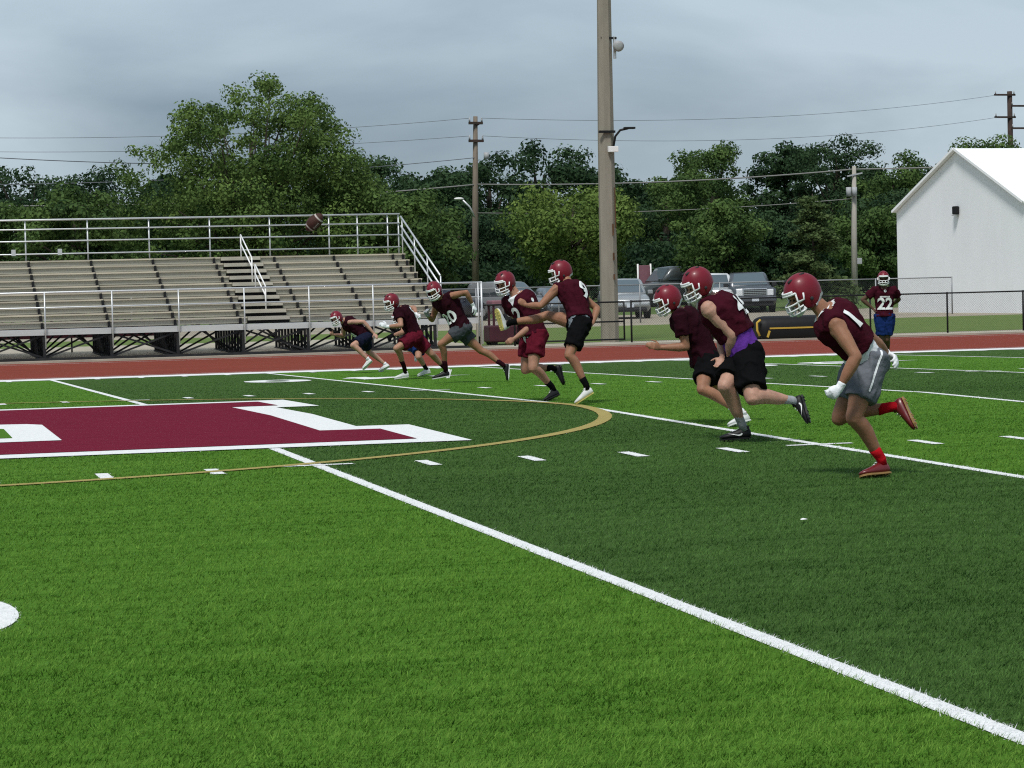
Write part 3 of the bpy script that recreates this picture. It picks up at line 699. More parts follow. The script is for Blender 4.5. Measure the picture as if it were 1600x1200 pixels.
# ------------------------------------------------------------------ vehicles
GLASS = mat('car_glass', (0.035, 0.045, 0.05), 0.08, spec=0.8)
GLASS_L = mat('windshield_glass', (0.09, 0.12, 0.14), 0.10, spec=0.9)
TYRE = mat('tyre', (0.018, 0.018, 0.018), 0.85); RIM = mat('rim', (0.45, 0.46, 0.47), 0.35, metal=0.6)
LAMP = mat('headlamp', (0.70, 0.73, 0.75), 0.12, spec=0.8); PLASTIC = mat('black_plastic', (0.022, 0.022, 0.024), 0.6); CHROME = mat('chrome', (0.62, 0.64, 0.66), 0.18, metal=0.9)
PLATE = mat('plate', (0.55, 0.60, 0.66), 0.5)
def loft_body(stations, n_top=3):
    """stations (x, half width, z bottom, z top, tumble): rounded box rings along x"""
    b = MB(); rings = []
    for (x, w, zb, zt, tu) in stations:
        h = zt-zb
        rings.append([(x, -w*.90, zb), (x, -w, zb+h*.22), (x, -w*.995, zb+h*.62), (x, -w*(tu+.04), zb+h*.90), (x, -w*(tu-.07), zt), (x, 0, zt+.02*(1 if h > .3 else .3)),
                      (x, w*(tu-.07), zt), (x, w*(tu+.04), zb+h*.90), (x, w*.995, zb+h*.62), (x, w, zb+h*.22), (x, w*.90, zb)])
    k = len(rings[0]); vs = [p_ for r_ in rings for p_ in r_]; fs = []
    for i in range(len(rings)-1):
        for j in range(k): j2 = (j+1) % k; fs.append((i*k+j, (i+1)*k+j, (i+1)*k+j2, i*k+j2))
    fs.append(tuple(range(k))); fs.append(tuple((len(rings)-1)*k+j for j in range(k))[::-1])
    return b.add(vs, fs)
def quad(b, pts, t):
    """thin slab from 4 points (outward order), thickness t along its normal"""
    p_ = [Vector(q) for q in pts]; nn = (p_[1]-p_[0]).cross(p_[2]-p_[0]).normalized()
    q = [a+nn*t for a in p_]; r_ = [a-nn*.012 for a in p_]
    return b.add(q+r_, [(0, 1, 2, 3), (7, 6, 5, 4), (0, 4, 5, 1), (1, 5, 6, 2), (2, 6, 7, 3), (3, 7, 4, 0)])
def vehicle(name, label, loc, heading, col, kind, cat):
    """heading: direction of the bonnet in the XY plane (radians); local +x forward"""
    e = empty(name, loc, heading, label=label, cat=cat, group='vehicles in the parking lot')
    paint = mat('paint_'+kind, col, 0.32, spec=0.5, metal=0.3, coat=0.6)
    if kind in ('suv', 'van'): L_, W, hood, belt, roof, cowl, wtop, rear = 4.75, .94, 1.02, 1.08, 1.72, .95, .25, -2.2
    elif kind == 'boxsuv': L_, W, hood, belt, roof, cowl, wtop, rear = 5.2, 1.0, 1.15, 1.2, 1.92, 1.2, .72, -2.5
    elif kind == 'pickup': L_, W, hood, belt, roof, cowl, wtop, rear = 5.7, 1.02, 1.22, 1.24, 1.88, .95, .25, -.95
    elif kind == 'jeep': L_, W, hood, belt, roof, cowl, wtop, rear = 4.2, .92, 1.12, 1.16, 1.86, .62, .50, -1.95
    else: L_, W, hood, belt, roof, cowl, wtop, rear = 4.7, .91, .92, .95, 1.46, .75, -.05, -1.7
    f = L_/2
    st = [(-f, W*.88, .45, belt*.92, .92), (-f+.12, W*.97, .32, belt, .94), (-f*.4, W, .28, belt, .96), (cowl-.1, W, .28, belt, .96), (cowl+.15, W, .28, hood+.03, .95), (f*.72, W*.985, .28, hood-.04, .94), (f-.14, W*.95, .30, hood-.14, .92), (f, W*.86, .42, hood-.30, .90)]
    if kind == 'pickup': st[0] = (-f, W*.98, .5, 1.2, .97); st[-2] = (f-.08, W*.98, .34, hood-.06, .95); st[-1] = (f, W*.95, .42, hood-.14, .95)
    if kind == 'jeep': st[-2] = (f-.1, W*.80, .42, hood-.04, .94); st[-1] = (f, W*.78, .46, hood-.08, .94)
    loft_body(st).build('body', paint, e, smooth=True)
    cab = [(rear, W*.90, belt-.06, belt+.05, .98), (rear+.22, W*.93, belt-.06, roof-.05, .86), (rear+.6, W*.94, belt-.06, roof, .86), (wtop-.25, W*.94, belt-.06, roof, .86), (wtop+.02, W*.93, belt-.06, roof-.05, .86), (cowl+.08, W*.90, belt-.08, belt+.02, .98)]
    loft_body(cab).build('cabin', paint, e, smooth=True)
    wb_ = MB(); quad(wb_, [(cowl+.06, -W*.80, belt+.03), (cowl+.06, W*.80, belt+.03), (wtop+.06, W*.66, roof-.07), (wtop+.06, -W*.66, roof-.07)], .03); wb_.build('windshield', GLASS_L, e)
    quad(MB(), [(0, 0, 0), (1, 0, 0), (1, 1, 0), (0, 1, 0)], .01)
    rb = MB(); quad(rb, [(rear+.02, W*.74, belt+.08), (rear+.02, -W*.74, belt+.08), (rear+.20, -W*.64, roof-.10), (rear+.20, W*.64, roof-.10)], .03); rb.build('rear_window', GLASS, e)
    span = cowl-.25-(rear+.35); nw = 2 if kind in ('pickup', 'jeep', 'sedan') else 3
    for s in (-1, 1):
        for k in range(nw):
            a = rear+.35+span*k/nw+.04; b_ = rear+.35+span*(k+1)/nw-.04
            sl = (cowl-wtop)*.75 if k == nw-1 else 0
            pts = [(a, s*W*.935, belt+.06), (b_, s*W*.925, belt+.06), (b_-sl, s*W*.82, roof-.12), (a+(.1 if k == 0 else 0), s*W*.82, roof-.12)]
            if s > 0: pts = pts[::-1]
            q = MB(); quad(q, pts, .028); q.build('side_window', GLASS, e)
        hz = hood-.30 if kind != 'pickup' else hood-.30
        if kind == 'jeep': MB().tube([(f-.02, s*W*.60, hood-.26), (f+.05, s*W*.60, hood-.26)], .11, 12).build('headlight', LAMP, e, smooth=True)
        else: MB().box((f-.08, s*W*.70, hz), (.24, .40 if kind != 'pickup' else .34, .17 if kind != 'pickup' else .30), s*-.25).build('headlight', LAMP, e, bevel=.03)
        MB().box((wtop+.75 if kind != 'jeep' else cowl, s*(W+.12), belt+.05), (.16, .22, .17)).build('mirror', PLASTIC if kind in ('pickup', 'jeep') else paint, e, bevel=.03)
        for x in (-f*.60, f*.62):
            R_ = .42 if kind in ('pickup', 'jeep', 'boxsuv') else .36
            MB().tube([(x, s*(W-.20), R_+.03), (x, s*(W+.012), R_+.03)], R_+.06, 20).build('wheel_arch', PLASTIC, e, smooth=False)
            wh = MB().tube([(x, s*(W-.23), R_), (x, s*(W-.20), R_), (x, s*(W+.01), R_), (x, s*(W+.03), R_)], [R_*.9, R_, R_, R_*.88], 20).build('wheel', TYRE, e, smooth=True)
            MB().tube([(x, s*(W+.0), R_), (x, s*(W+.04), R_)], [R_*.62, R_*.55], 12).build('rim', RIM, wh)
    if kind == 'jeep':
        for k in range(7): MB().box((f+.012, (k-3)*.115, hood-.27), (.03, .055, .30)).build('grille_slot', PLASTIC, e)
        MB().box((f+.1, 0, .58), (.2, 1.6, .18)).build('bumper', PLASTIC, e, bevel=.03)
        for s in (-1, 1): MB().box((f-.35, s*(W*.86), .93), (.9, .34, .10)).build('fender', paint, e, bevel=.04)
    elif kind == 'pickup':
        g = MB().box((f+.01, 0, hood-.29), (.06, 1.16, .36)).build('grille', CHROME, e, bevel=.03)
        for k in range(4): MB().box((f+.035, 0, hood-.41+.08*k), (.03, 1.04, .045)).build('grille_bar', PLASTIC, g)
        MB().box((f+.05, 0, .62), (.24, 1.98, .24)).build('bumper', paint, e, bevel=.05)
        MB().box((f+.02, 0, .40), (.14, 1.7, .2)).build('air_dam', PLASTIC, e, bevel=.03)
        for s in (-1, 1): MB().box((-f*.55-.1, s*(W-.03), 1.24), (2.3, .10, .06)).build('bed_rail', paint, e, bevel=.02)
        MB().box((f+.185, 0, .60), (.02, .32, .16)).build('license_plate', PLATE, e)
    else:
        g = MB().box((f-.03, 0, hood-.34), (.06, .95, .15)).build('grille', PLASTIC, e, bevel=.03)
        MB().box((f-.005, 0, hood-.32), (.05, .98, .035)).build('grille_trim', CHROME, g)
        MB().box((f-.06, 0, .58), (.28, 1.72, .22)).build('bumper', paint, e, bevel=.08)
        MB().box((f-.03, 0, .38), (.22, 1.45, .14)).build('lower_intake', PLASTIC, e, bevel=.04)
        MB().box((f+.09, .0, .56), (.02, .32, .16)).build('license_plate', PLATE, e)
    return e
def gz(y): return ground_z(y)+.012
def toward(deg): return math.radians(deg)   # heading angle in the XY plane
vehicle('parked_suv', 'silver family car facing the field, seen right beside the tall light pole', (32.9, 76.4, gz(76.4)), toward(-100), (0.30, 0.32, 0.33), 'suv', 'car')
vehicle('parked_pickup', 'dark grey pickup truck with chrome grille, rightmost of the parked vehicles', (41.2, 83.5, gz(82)), toward(-103), (0.075, 0.085, 0.10), 'pickup', 'pickup truck')
vehicle('parked_jeep', 'white off-road car with slotted grille, left of the grey pickup', (39.6, 84.0, gz(83)), toward(-100), (0.70, 0.72, 0.73), 'jeep', 'car')
vehicle('parked_large_suv', 'large boxy pale-roofed utility car parked sideways behind the other vehicles', (39.4, 88.8, gz(84)+.35), toward(-170), (0.06, 0.07, 0.072), 'boxsuv', 'car')
vehicle('parked_sedan', 'blue-grey car partly hidden left of the tall light pole', (30.6, 78.6, gz(78.6)), toward(-95), (0.16, 0.19, 0.22), 'sedan', 'car')
vehicle('parked_van', 'silver grey car behind the maroon cart, left of the kicker', (28.4, 79.2, gz(79)), toward(-70), (0.24, 0.25, 0.26), 'van', 'car')
vehicle('parked_dark_sedan', 'dark navy car seen past the right end of the bleachers', (25.6, 80.0, gz(80)), toward(10), (0.02, 0.024, 0.04), 'sedan', 'car')

# ------------------------------------------------------------------ things around the track
PADB = mat('black_vinyl', (0.007, 0.007, 0.008), 0.6, spec=0.25, bump=.25, bscale=6); PADY = mat('yellow_vinyl', (0.48, 0.31, 0.05), 0.5)
pad = empty('blocking_pad', (26.95, 39.2, ground_z(39.2)+.02), rz=math.radians(2), label='long black padded blocking dummy with a yellow stripe lying beside the track', cat='blocking dummy')
prof = [(.0, 0), (.34, .0), (.42, .10), (.42, .28), (.40, .47), (.28, .62), (.0, .68), (-.28, .62), (-.40, .47), (-.42, .30), (-.42, .10), (-.34, 0)]
xs = [-1.36, -1.30, -1.15, 0, 1.15, 1.30, 1.36]; sc = [.72, .9, 1, 1, 1, .9, .72]
b = MB(); k = len(prof); vs = []
for x, s in zip(xs, sc): vs += [(x, p_[0]*s, .38+(p_[1]-.38)*s) for p_ in prof]
fs = [(i*k+j, (i+1)*k+j, (i+1)*k+(j+1) % k, i*k+(j+1) % k) for i in range(len(xs)-1) for j in range(k)]+[tuple(range(k)), tuple((len(xs)-1)*k+j for j in range(k))[::-1]]
b.add(vs, fs).build('cushion', PADB, pad, smooth=True)
MB().box((0.05, -.425, .33), (2.3, .02, .045)).build('stripe', PADY, pad)
MB().box((-1.14, -.43, .17), (.06, .02, .20), M=Matrix.Rotation(.35, 3, 'Y')).build('strap', PADY, pad)
MB().tube([(-1.36, -.38, .58), (-1.47, -.38, .5), (-1.47, -.38, .28), (-1.40, -.40, .12)], .035, 8).build('handle', PADY, pad, smooth=True)
cart = empty('maroon_cart', (19.15, 43.1, ground_z(43)), label='maroon equipment cart standing behind the gate near the bleacher end', cat='cart')
MAR = mat('maroon_panel', (0.060, 0.018, 0.026), 0.55, var=.2, vscale=3); MAR2 = mat('faded_maroon', (0.21, 0.10, 0.12), 0.7, var=.15, vscale=3)
MB().box((0, 0, .35), (1.15, .8, .50)).build('tub', MAR, cart, bevel=.05); MB().box((0, 0, 1.26), (.95, .75, .16)).build('top_panel', MAR2, cart, bevel=.04)
for sx in (-.42, .42):
    for sy in (-.3, .3): MB().bar((sx, sy, .6), (sx, sy, 1.2), .06).build('upright', MAR, cart)
for sx in (-.42, .42):
    for sy in (-.3, .3): MB().tube([(sx, sy-.04, .10), (sx, sy+.04, .10)], .10, 12).build('wheel', TYRE, cart)
pst = empty('gate_post_block', (17.98, 41.6, ground_z(41.6)), label='pale square post with a white cap between railing end and cart', cat='post')
MB().box((0, 0, .45), (.13, .13, .9)).build('shaft', M['concrete'], pst); MB().box((0, 0, .95), (.17, .17, .1)).build('cap', M['white'], pst, bevel=.02)
sg = empty('maroon_sign', (38.0, 89.6, ground_z(89.6)), label='small faded maroon sign panel on two white posts behind the parked vehicles', cat='sign')
for x in (-.33, .33): MB().tube([(x, 0, 0), (x, 0, 1.95)], .045, 8).build('post', M['white'], sg, smooth=True)
MB().box((0, -.05, 1.4), (.56, .04, .95)).build('panel', MAR2, sg, bevel=.02)
ws = empty('wheel_stop', (45.3, 86.0, ground_z(87)-.12), label='small yellow concrete block at the foot of the short pale pole', cat='parking block')
b = MB(); b.add([(-.45, -.1, 0), (.45, -.1, 0), (.45, .1, 0), (-.45, .1, 0), (-.42, -.06, .16), (.42, -.06, .16), (.42, .06, .16), (-.42, .06, .16)], [(0, 3, 2, 1), (4, 5, 6, 7), (0, 1, 5, 4), (1, 2, 6, 5), (2, 3, 7, 6), (3, 0, 4, 7)]); b.build('block', PADY, ws)
# football in flight
fb = empty('football', (6.19, 1.0, 2.30), label='brown football with white bands in flight above the bleacher railing', cat='football')
LEATHER = mat('leather', (0.055, 0.022, 0.017), 0.6, var=.15, vscale=30, bump=.3, bscale=160)
BAND = mat('pale_band', (0.42, 0.37, 0.34), .6)
ax = Vector((.60, -.35, .62)).normalized(); ref = Vector((.2, -.9, -.5))
def fr(t): return .085*max(0.0, 1-abs(t/.142)**1.9)**.62
ts = np.linspace(-.141, .141, 25)
MB().tube([ax*t for t in ts], [max(fr(t), .002) for t in ts], 18).build('skin', LEATHER, fb, smooth=True)
for t0 in (-.082, .082):
    tt = np.linspace(t0-.009, t0+.009, 5); MB().tube([ax*t for t in tt], [fr(t)+.0015 for t in tt], 18, cap=False).build('white_band', BAND, fb, smooth=True)
side = (ref-ax*ref.dot(ax)).normalized()
for k in range(6):
    t = -.04+.016*k; c = ax*t+side*(fr(t)+.002); w_ = ax.cross(side); MB().tube([c-w_*.013, c+w_*.013], .0025, 6).build('lace', BAND, fb)

sp_ = MB(); sp_.add([(-.024, -.014, .0), (.02, -.016, .003), (.026, .01, .0), (0, .02, .008), (-.02, .014, .002)], [(0, 1, 3), (1, 2, 3), (0, 3, 4)])
o = sp_.build('paper_scrap', M['white']); o.location = (6.50, -14.66, turf_z(14.66)+.022); tag(o, 'tiny white scrap lying on the dark green turf at right', 'litter')

# ------------------------------------------------------------------ players
def skin_mat(name, c):
    m = mat(name, c, 0.55, var=.16, vscale=9, spec=.25); m.node_tree.nodes['Principled BSDF'].inputs['Subsurface Weight'].default_value = 0.08
    m.node_tree.nodes['Principled BSDF'].inputs['Subsurface Radius'].default_value = (.02, .008, .005); return m
SK = {'pale': skin_mat('skin_pale', (0.42, 0.235, 0.172)), 'tan': skin_mat('skin_tan', (0.28, 0.135, 0.080)), 'brown': skin_mat('skin_brown', (0.17, 0.085, 0.052)), 'mid': skin_mat('skin_mid', (0.34, 0.178, 0.118)), 'dark': skin_mat('skin_dark', (0.095, 0.048, 0.032))}
def cloth(name, c, r=.85): return mat(name, c, r, var=.12, vscale=7, bump=.45, bscale=26, spec=.04)
CL = {'maroon': cloth('cloth_maroon', (0.042, 0.0055, 0.012)), 'maroon_d': cloth('cloth_dark_maroon', (0.021, 0.0042, 0.008)), 'maroon_s': cloth('cloth_maroon_shorts', (0.095, 0.008, 0.018)),
      'black': cloth('cloth_black', (0.0045, 0.0045, 0.005)), 'grey': cloth('cloth_grey', (0.125, 0.135, 0.155)), 'dgrey': cloth('cloth_dark_grey', (0.050, 0.056, 0.064)), 'blue': cloth('cloth_blue', (0.008, 0.022, 0.095)),
      'navy': cloth('cloth_navy', (0.010, 0.012, 0.028)), 'purple': cloth('cloth_purple', (0.10, 0.03, 0.24)), 'white': cloth('cloth_white', (0.72, 0.74, 0.76)), 'lgrey': cloth('cloth_light_grey', (0.30, 0.31, 0.33)),
      'red': cloth('cloth_red', (0.40, 0.008, 0.014)), 'sweat': cloth('cloth_heather', (0.19, 0.215, 0.24))}
SH = {'white': mat('shoe_white', (0.62, 0.63, 0.62), .5, var=.1, vscale=20), 'black': mat('shoe_black', (0.010, 0.010, 0.011), .5), 'red': mat('shoe_red', (0.12, 0.008, 0.010), .35, spec=.6), 'gold': mat('sole_gold', (0.27, 0.16, 0.06), .45), 'volt': mat('sole_volt', (0.52, 0.46, 0.14), .5)}
HELM = mat('helmet_shell', (0.165, 0.007, 0.018), 0.45, spec=.3, coat=.12, var=.05, vscale=5)
HPAD = mat('helmet_padding', (0.03, 0.03, 0.032), .8); MASK = mat('mask_white', (0.74, 0.75, 0.75), .4); EYE = mat('eye', (0.02, 0.015, 0.012), .3); LIP = mat('lip', (0.22, 0.075, 0.06), .5)
PRINT = mat('print_white', (0.76, 0.77, 0.77), .6)
JOINTS = {
 'p8': dict(pelvis=(8.211,-11.550,0.754), neck=(7.844,-11.644,1.167), lhip=(8.211,-11.645,0.754), rhip=(8.211,-11.455,0.754), lsh=(7.865,-11.809,1.066), rsh=(8.035,-11.658,1.108), head=(7.695,-11.586,1.287), lel=(7.967,-11.951,0.823), lwr=(7.844,-11.911,0.594), lkn=(8.028,-11.722,0.361), lan=(8.282,-11.665,0.018), ltoe=(8.113,-11.736,-0.085), lheel=(8.327,-11.691,-0.077), lhd=(7.773,-11.944,0.548), rel=(8.263,-11.567,0.935), rwr=(8.442,-11.422,0.815), rkn=(8.038,-11.409,0.348), ran=(8.446,-11.519,0.426), rtoe=(8.565,-11.635,0.297), rheel=(8.511,-11.543,0.499), rhd=(8.472,-11.501,0.786)),
 'p7': dict(pelvis=(8.758,-7.300,0.708), neck=(8.458,-7.196,1.246), lhip=(8.745,-7.397,0.708), rhip=(8.772,-7.203,0.708), lsh=(8.384,-7.363,1.166), rsh=(8.591,-7.048,1.220), head=(8.323,-7.246,1.379), lel=(8.577,-7.436,0.916), lwr=(8.594,-7.301,0.685), lkn=(8.685,-7.657,0.342), lan=(9.120,-7.585,0.301), ltoe=(9.221,-7.690,0.142), lheel=(9.192,-7.610,0.353), lhd=(8.598,-7.306,0.578), rel=(8.616,-7.064,0.865), rwr=(8.540,-7.272,0.713), rkn=(8.496,-7.451,0.448), ran=(8.699,-7.339,0.070), rtoe=(8.492,-7.276,-0.063), rheel=(8.770,-7.372,-0.046), rhd=(8.492,-7.306,0.642)),
 'p6': dict(pelvis=(9.275,-4.600,0.628), neck=(9.015,-4.511,1.146), lhip=(9.275,-4.695,0.628), rhip=(9.275,-4.505,0.628), lsh=(8.979,-4.694,1.092), rsh=(9.104,-4.346,1.095), head=(8.886,-4.590,1.261), lel=(9.029,-4.718,0.783), lwr=(8.778,-4.638,0.782), lkn=(9.102,-4.990,0.351), lan=(9.492,-5.141,0.101), ltoe=(9.339,-5.219,-0.019), lheel=(9.551,-5.166,0.019), lhd=(8.698,-4.672,0.804), rel=(9.285,-4.411,0.854), rwr=(9.472,-4.338,0.690), rkn=(9.512,-4.291,0.325), ran=(9.909,-4.145,0.399), rtoe=(9.955,-4.300,0.264), rheel=(9.948,-4.220,0.415), rhd=(9.464,-4.405,0.631)),
 'p5': dict(pelvis=(9.319,0.300,0.928), neck=(9.268,0.558,1.422), lhip=(9.303,0.206,0.928), rhip=(9.336,0.394,0.928), lsh=(9.089,0.482,1.375), rsh=(9.384,0.666,1.310), head=(9.192,0.665,1.560), lel=(8.872,0.462,1.170), lwr=(8.745,0.689,1.181), lkn=(9.107,0.058,0.563), lan=(9.306,-0.014,0.178), ltoe=(9.177,0.013,-0.032), lheel=(9.387,-0.040,0.100), lhd=(8.676,0.707,1.237), rel=(9.633,0.593,1.119), rwr=(9.526,0.433,0.945), rkn=(9.006,0.657,1.050), ran=(8.553,0.846,0.966), rtoe=(8.392,0.812,1.144), rheel=(8.460,0.793,0.871), rhd=(9.459,0.401,0.893)),
 'p4': dict(pelvis=(9.155,1.900,0.835), neck=(8.953,1.951,1.377), lhip=(9.179,1.808,0.835), rhip=(9.130,1.992,0.835), lsh=(9.068,1.823,1.276), rsh=(8.882,2.099,1.272), head=(8.817,1.985,1.509), lel=(9.088,1.813,0.945), lwr=(8.869,1.805,0.804), lkn=(9.074,1.675,0.429), lan=(9.377,1.817,0.160), ltoe=(9.281,1.708,0.009), lheel=(9.454,1.792,0.068), lhd=(8.792,1.779,0.766), rel=(9.018,2.268,1.066), rwr=(9.143,2.458,0.940), rkn=(9.057,1.998,0.400), ran=(9.471,2.110,0.412), rtoe=(9.604,2.066,0.214), rheel=(9.561,2.087,0.451), rhd=(9.153,2.382,0.894)),
 'p3': dict(pelvis=(10.484,11.700,0.752), neck=(10.191,11.767,1.279), lhip=(10.517,11.609,0.752), rhip=(10.451,11.791,0.752), lsh=(10.313,11.612,1.296), rsh=(10.127,11.909,1.155), head=(10.044,11.691,1.380), lel=(10.517,11.391,1.352), lwr=(10.645,11.461,1.130), lkn=(10.129,11.691,0.499), lan=(10.232,11.814,0.091), ltoe=(10.003,11.858,-0.093), lheel=(10.294,11.796,-0.047), lhd=(10.701,11.447,1.023), rel=(10.077,12.071,0.901), rwr=(9.947,11.858,0.989), rkn=(10.820,11.693,0.365), ran=(11.182,11.594,0.112), rtoe=(11.254,11.567,-0.149), rheel=(11.278,11.571,0.132), rhd=(9.907,11.812,1.058)),
 'p2': dict(pelvis=(10.439,15.200,0.638), neck=(10.154,15.261,1.155), lhip=(10.431,15.103,0.638), rhip=(10.448,15.297,0.638), lsh=(10.125,15.076,1.091), rsh=(10.242,15.434,1.113), head=(10.019,15.168,1.260), lel=(10.127,14.891,0.847), lwr=(9.897,15.022,0.831), lkn=(10.047,14.983,0.439), lan=(10.226,15.181,0.091), ltoe=(10.070,15.206,-0.122), lheel=(10.305,15.158,-0.092), lhd=(9.815,15.009,0.869), rel=(10.514,15.564,1.161), rwr=(10.507,15.338,1.023), rkn=(10.752,15.222,0.306), ran=(11.035,15.422,0.038), rtoe=(11.082,15.287,-0.120), rheel=(11.148,15.396,-0.001), rhd=(10.558,15.268,0.993)),
 'p2b': dict(pelvis=(10.873,17.000,0.514), neck=(10.705,17.402,0.848), lhip=(10.873,16.907,0.514), rhip=(10.873,17.093,0.514), lsh=(10.663,17.235,0.930), rsh=(10.782,17.482,0.693), head=(10.589,17.280,0.927), lel=(10.622,17.104,0.671), lwr=(10.459,17.291,0.613), lkn=(10.797,16.614,0.207), lan=(10.995,16.918,-0.008), ltoe=(10.861,16.886,-0.161), lheel=(11.088,16.894,-0.101), lhd=(10.394,17.243,0.578), rel=(10.885,17.752,0.749), rwr=(10.986,17.948,0.622), rkn=(10.786,17.483,0.351), ran=(11.012,17.825,0.255), rtoe=(11.004,17.657,0.135), rheel=(11.086,17.808,0.207), rhd=(10.986,17.885,0.562)),
 'p1': dict(pelvis=(10.845,22.000,0.515), neck=(10.406,22.084,0.875), lhip=(10.853,21.907,0.515), rhip=(10.837,22.093,0.515), lsh=(10.496,21.915,0.837), rsh=(10.458,22.254,0.806), head=(10.248,21.994,0.916), lel=(10.788,21.859,0.842), lwr=(10.995,21.814,0.581), lkn=(10.515,21.689,0.360), lan=(10.831,21.620,0.055), ltoe=(10.728,21.624,-0.123), lheel=(10.887,21.563,0.031), lhd=(11.015,21.734,0.551), rel=(10.454,22.396,0.548), rwr=(10.230,22.282,0.586), rkn=(10.973,22.357,0.203), ran=(11.324,22.279,-0.077), rtoe=(11.181,22.206,-0.206), rheel=(11.390,22.234,-0.103), rhd=(10.152,22.256,0.619)),
 'p9': dict(pelvis=(21.268,19.300,0.716), neck=(21.276,19.297,1.322), lhip=(21.361,19.275,0.716), rhip=(21.174,19.325,0.716), lsh=(21.457,19.248,1.258), rsh=(21.093,19.346,1.264), head=(21.229,19.223,1.495), lel=(21.643,19.400,1.068), lwr=(21.591,19.636,0.960), lkn=(21.310,19.285,0.237), lan=(21.442,19.586,-0.055), ltoe=(21.385,19.398,-0.141), lheel=(21.413,19.533,-0.117), lhd=(21.525,19.630,0.897), rel=(20.848,19.445,1.078), rwr=(21.049,19.360,0.882), rkn=(21.206,19.301,0.240), ran=(21.375,19.581,-0.053), rtoe=(21.274,19.413,-0.138), rheel=(21.359,19.523,-0.115), rhd=(21.129,19.325,0.761)),
}

def loft(b, path, rad, lats, n=16):
    P = [Vector(p_) for p_ in path]; m = len(P); vs = []
    for i in range(m):
        t = (P[min(i+1, m-1)]-P[max(i-1, 0)]).normalized(); u = Vector(lats[i]); u = (u-t*u.dot(t)).normalized(); w = t.cross(u)
        for k in range(n):
            a = 2*math.pi*k/n; ca, sa = math.cos(a), math.sin(a)
            ca = math.copysign(abs(ca)**.85, ca); sa = math.copysign(abs(sa)**.85, sa)
            vs.append(P[i]+u*ca*rad[i][0]+w*sa*rad[i][1])
    fs = [(i*n+k, i*n+(k+1) % n, (i+1)*n+(k+1) % n, (i+1)*n+k) for i in range(m-1) for k in range(n)]
    fs.append(tuple(range(n))[::-1]); fs.append(tuple((m-1)*n+k for k in range(n)))
    return b.add(vs, fs)
def remesh(b, name, voxel, material, parent, smooth=4, wrinkle=0.0, seed=0.0, wf=9.0):
    me = bpy.data.meshes.new('tmp'); me.from_pydata([tuple(v) for v in b.v], [], b.f); me.update()
    ob = bpy.data.objects.new('tmp', me); COL.objects.link(ob)
    r = ob.modifiers.new('r', 'REMESH'); r.mode = 'VOXEL'; r.voxel_size = voxel
    if smooth: s = ob.modifiers.new('s', 'SMOOTH'); s.factor = .5; s.iterations = smooth
    out = bpy.data.meshes.new_from_object(ob.evaluated_get(bpy.context.evaluated_depsgraph_get())); out.name = name
    bpy.data.objects.remove(ob); bpy.data.meshes.remove(me)
    if wrinkle:
        nrm = [v.normal.copy() for v in out.vertices]; off = Vector((seed, seed*1.7, -seed))
        for v, nn in zip(out.vertices, nrm):
            q = v.co+off
            a = noise.noise(Vector((q.x*wf, q.y*wf, q.z*wf*.55+q.x*wf*.4)))
            a = (1-min(1, abs(a)*2.6))*1.1-.45 + .55*noise.noise(q*wf*2.6)
            v.co += nn*max(wrinkle*a, -.003)
    out.polygons.foreach_set('use_smooth', [True]*len(out.polygons)); out.materials.clear(); out.materials.append(material)
    return link(bpy.data.objects.new(name, out), parent)
def capsule(b, path, radii, n=10):
    """tube with rounded ends"""
    P = [Vector(p_) for p_ in path]; a = (P[0]-P[1]).normalized(); c = (P[-1]-P[-2]).normalized(); r0, r1 = radii[0], radii[-1]
    path = [P[0]+a*r0*.95, P[0]+a*r0*.7]+P+[P[-1]+c*r1*.7, P[-1]+c*r1*.95]; radii = [r0*.3, r0*.72]+list(radii)+[r1*.72, r1*.3]
    return b.tube(path, radii, n)
def hand_shape(b, wr, hd, pn, side, curl, s, grow=0.0):
    """palm plus five fingers; wr wrist, hd direction, pn palm normal (towards the palm), side: +1 thumb along +lat"""
    d = (hd-wr).normalized(); pn = (pn-d*pn.dot(d)).normalized(); lat = d.cross(pn)*side
    L = .098*s; kn = wr+d*L
    b.tube([wr-d*.012, wr+d*.02*s, wr+d*.055*s, wr+d*.094*s], [(.024*s+grow, .017*s+grow), (.034*s+grow, .019*s+grow), (.043*s+grow, .019*s+grow), (.041*s+grow, .015*s+grow)], 12, ref=lat)
    lens = (.078, .086, .080, .062); rad = .0092*s+grow*.6
    for k in range(4):
        base = kn+lat*(.030-.020*k)*s-d*.008*s*(1 if k in (0, 3) else 0)-d*.01*s
        seg = lens[k]*s; p0 = base; dirv = d; pts = [p0]
        for j, fr_ in enumerate((.45, .32, .27)):
            ang = curl*(.75, 1.0, .7)[j]*(1+.08*k)
            q = Matrix.Rotation(ang, 3, dirv.cross(pn)) @ dirv; dirv = q.normalized(); pts.append(pts[-1]+dirv*seg*fr_*1.08)
        capsule(b, pts, [rad*1.06, rad, rad*.93, rad*.82], 8)
    tb = wr+d*.028*s+lat*.030*s; td = ((d*.62+lat*.72+pn*.28) if curl < 1.2 else (d*.80+lat*.25+pn*.55)).normalized(); t1 = tb+td*.040*s
    td2 = ((d*.85+lat*.25+pn*(.25+.5*min(curl, 1.2))) if curl < 1.2 else (d*.45-lat*.55+pn*.6)).normalized(); t2 = t1+td2*.032*s; t3 = t2+(td2*.8+pn*.35*curl).normalized()*.024*s
    capsule(b, [tb, t1, t2, t3], [rad*1.45, rad*1.2, rad*1.05, rad*.85], 8)
def bvh_of(o):
    me = o.data; return BVHTree.FromPolygons([v.co.copy() for v in me.vertices], [tuple(p_.vertices) for p_ in me.polygons])
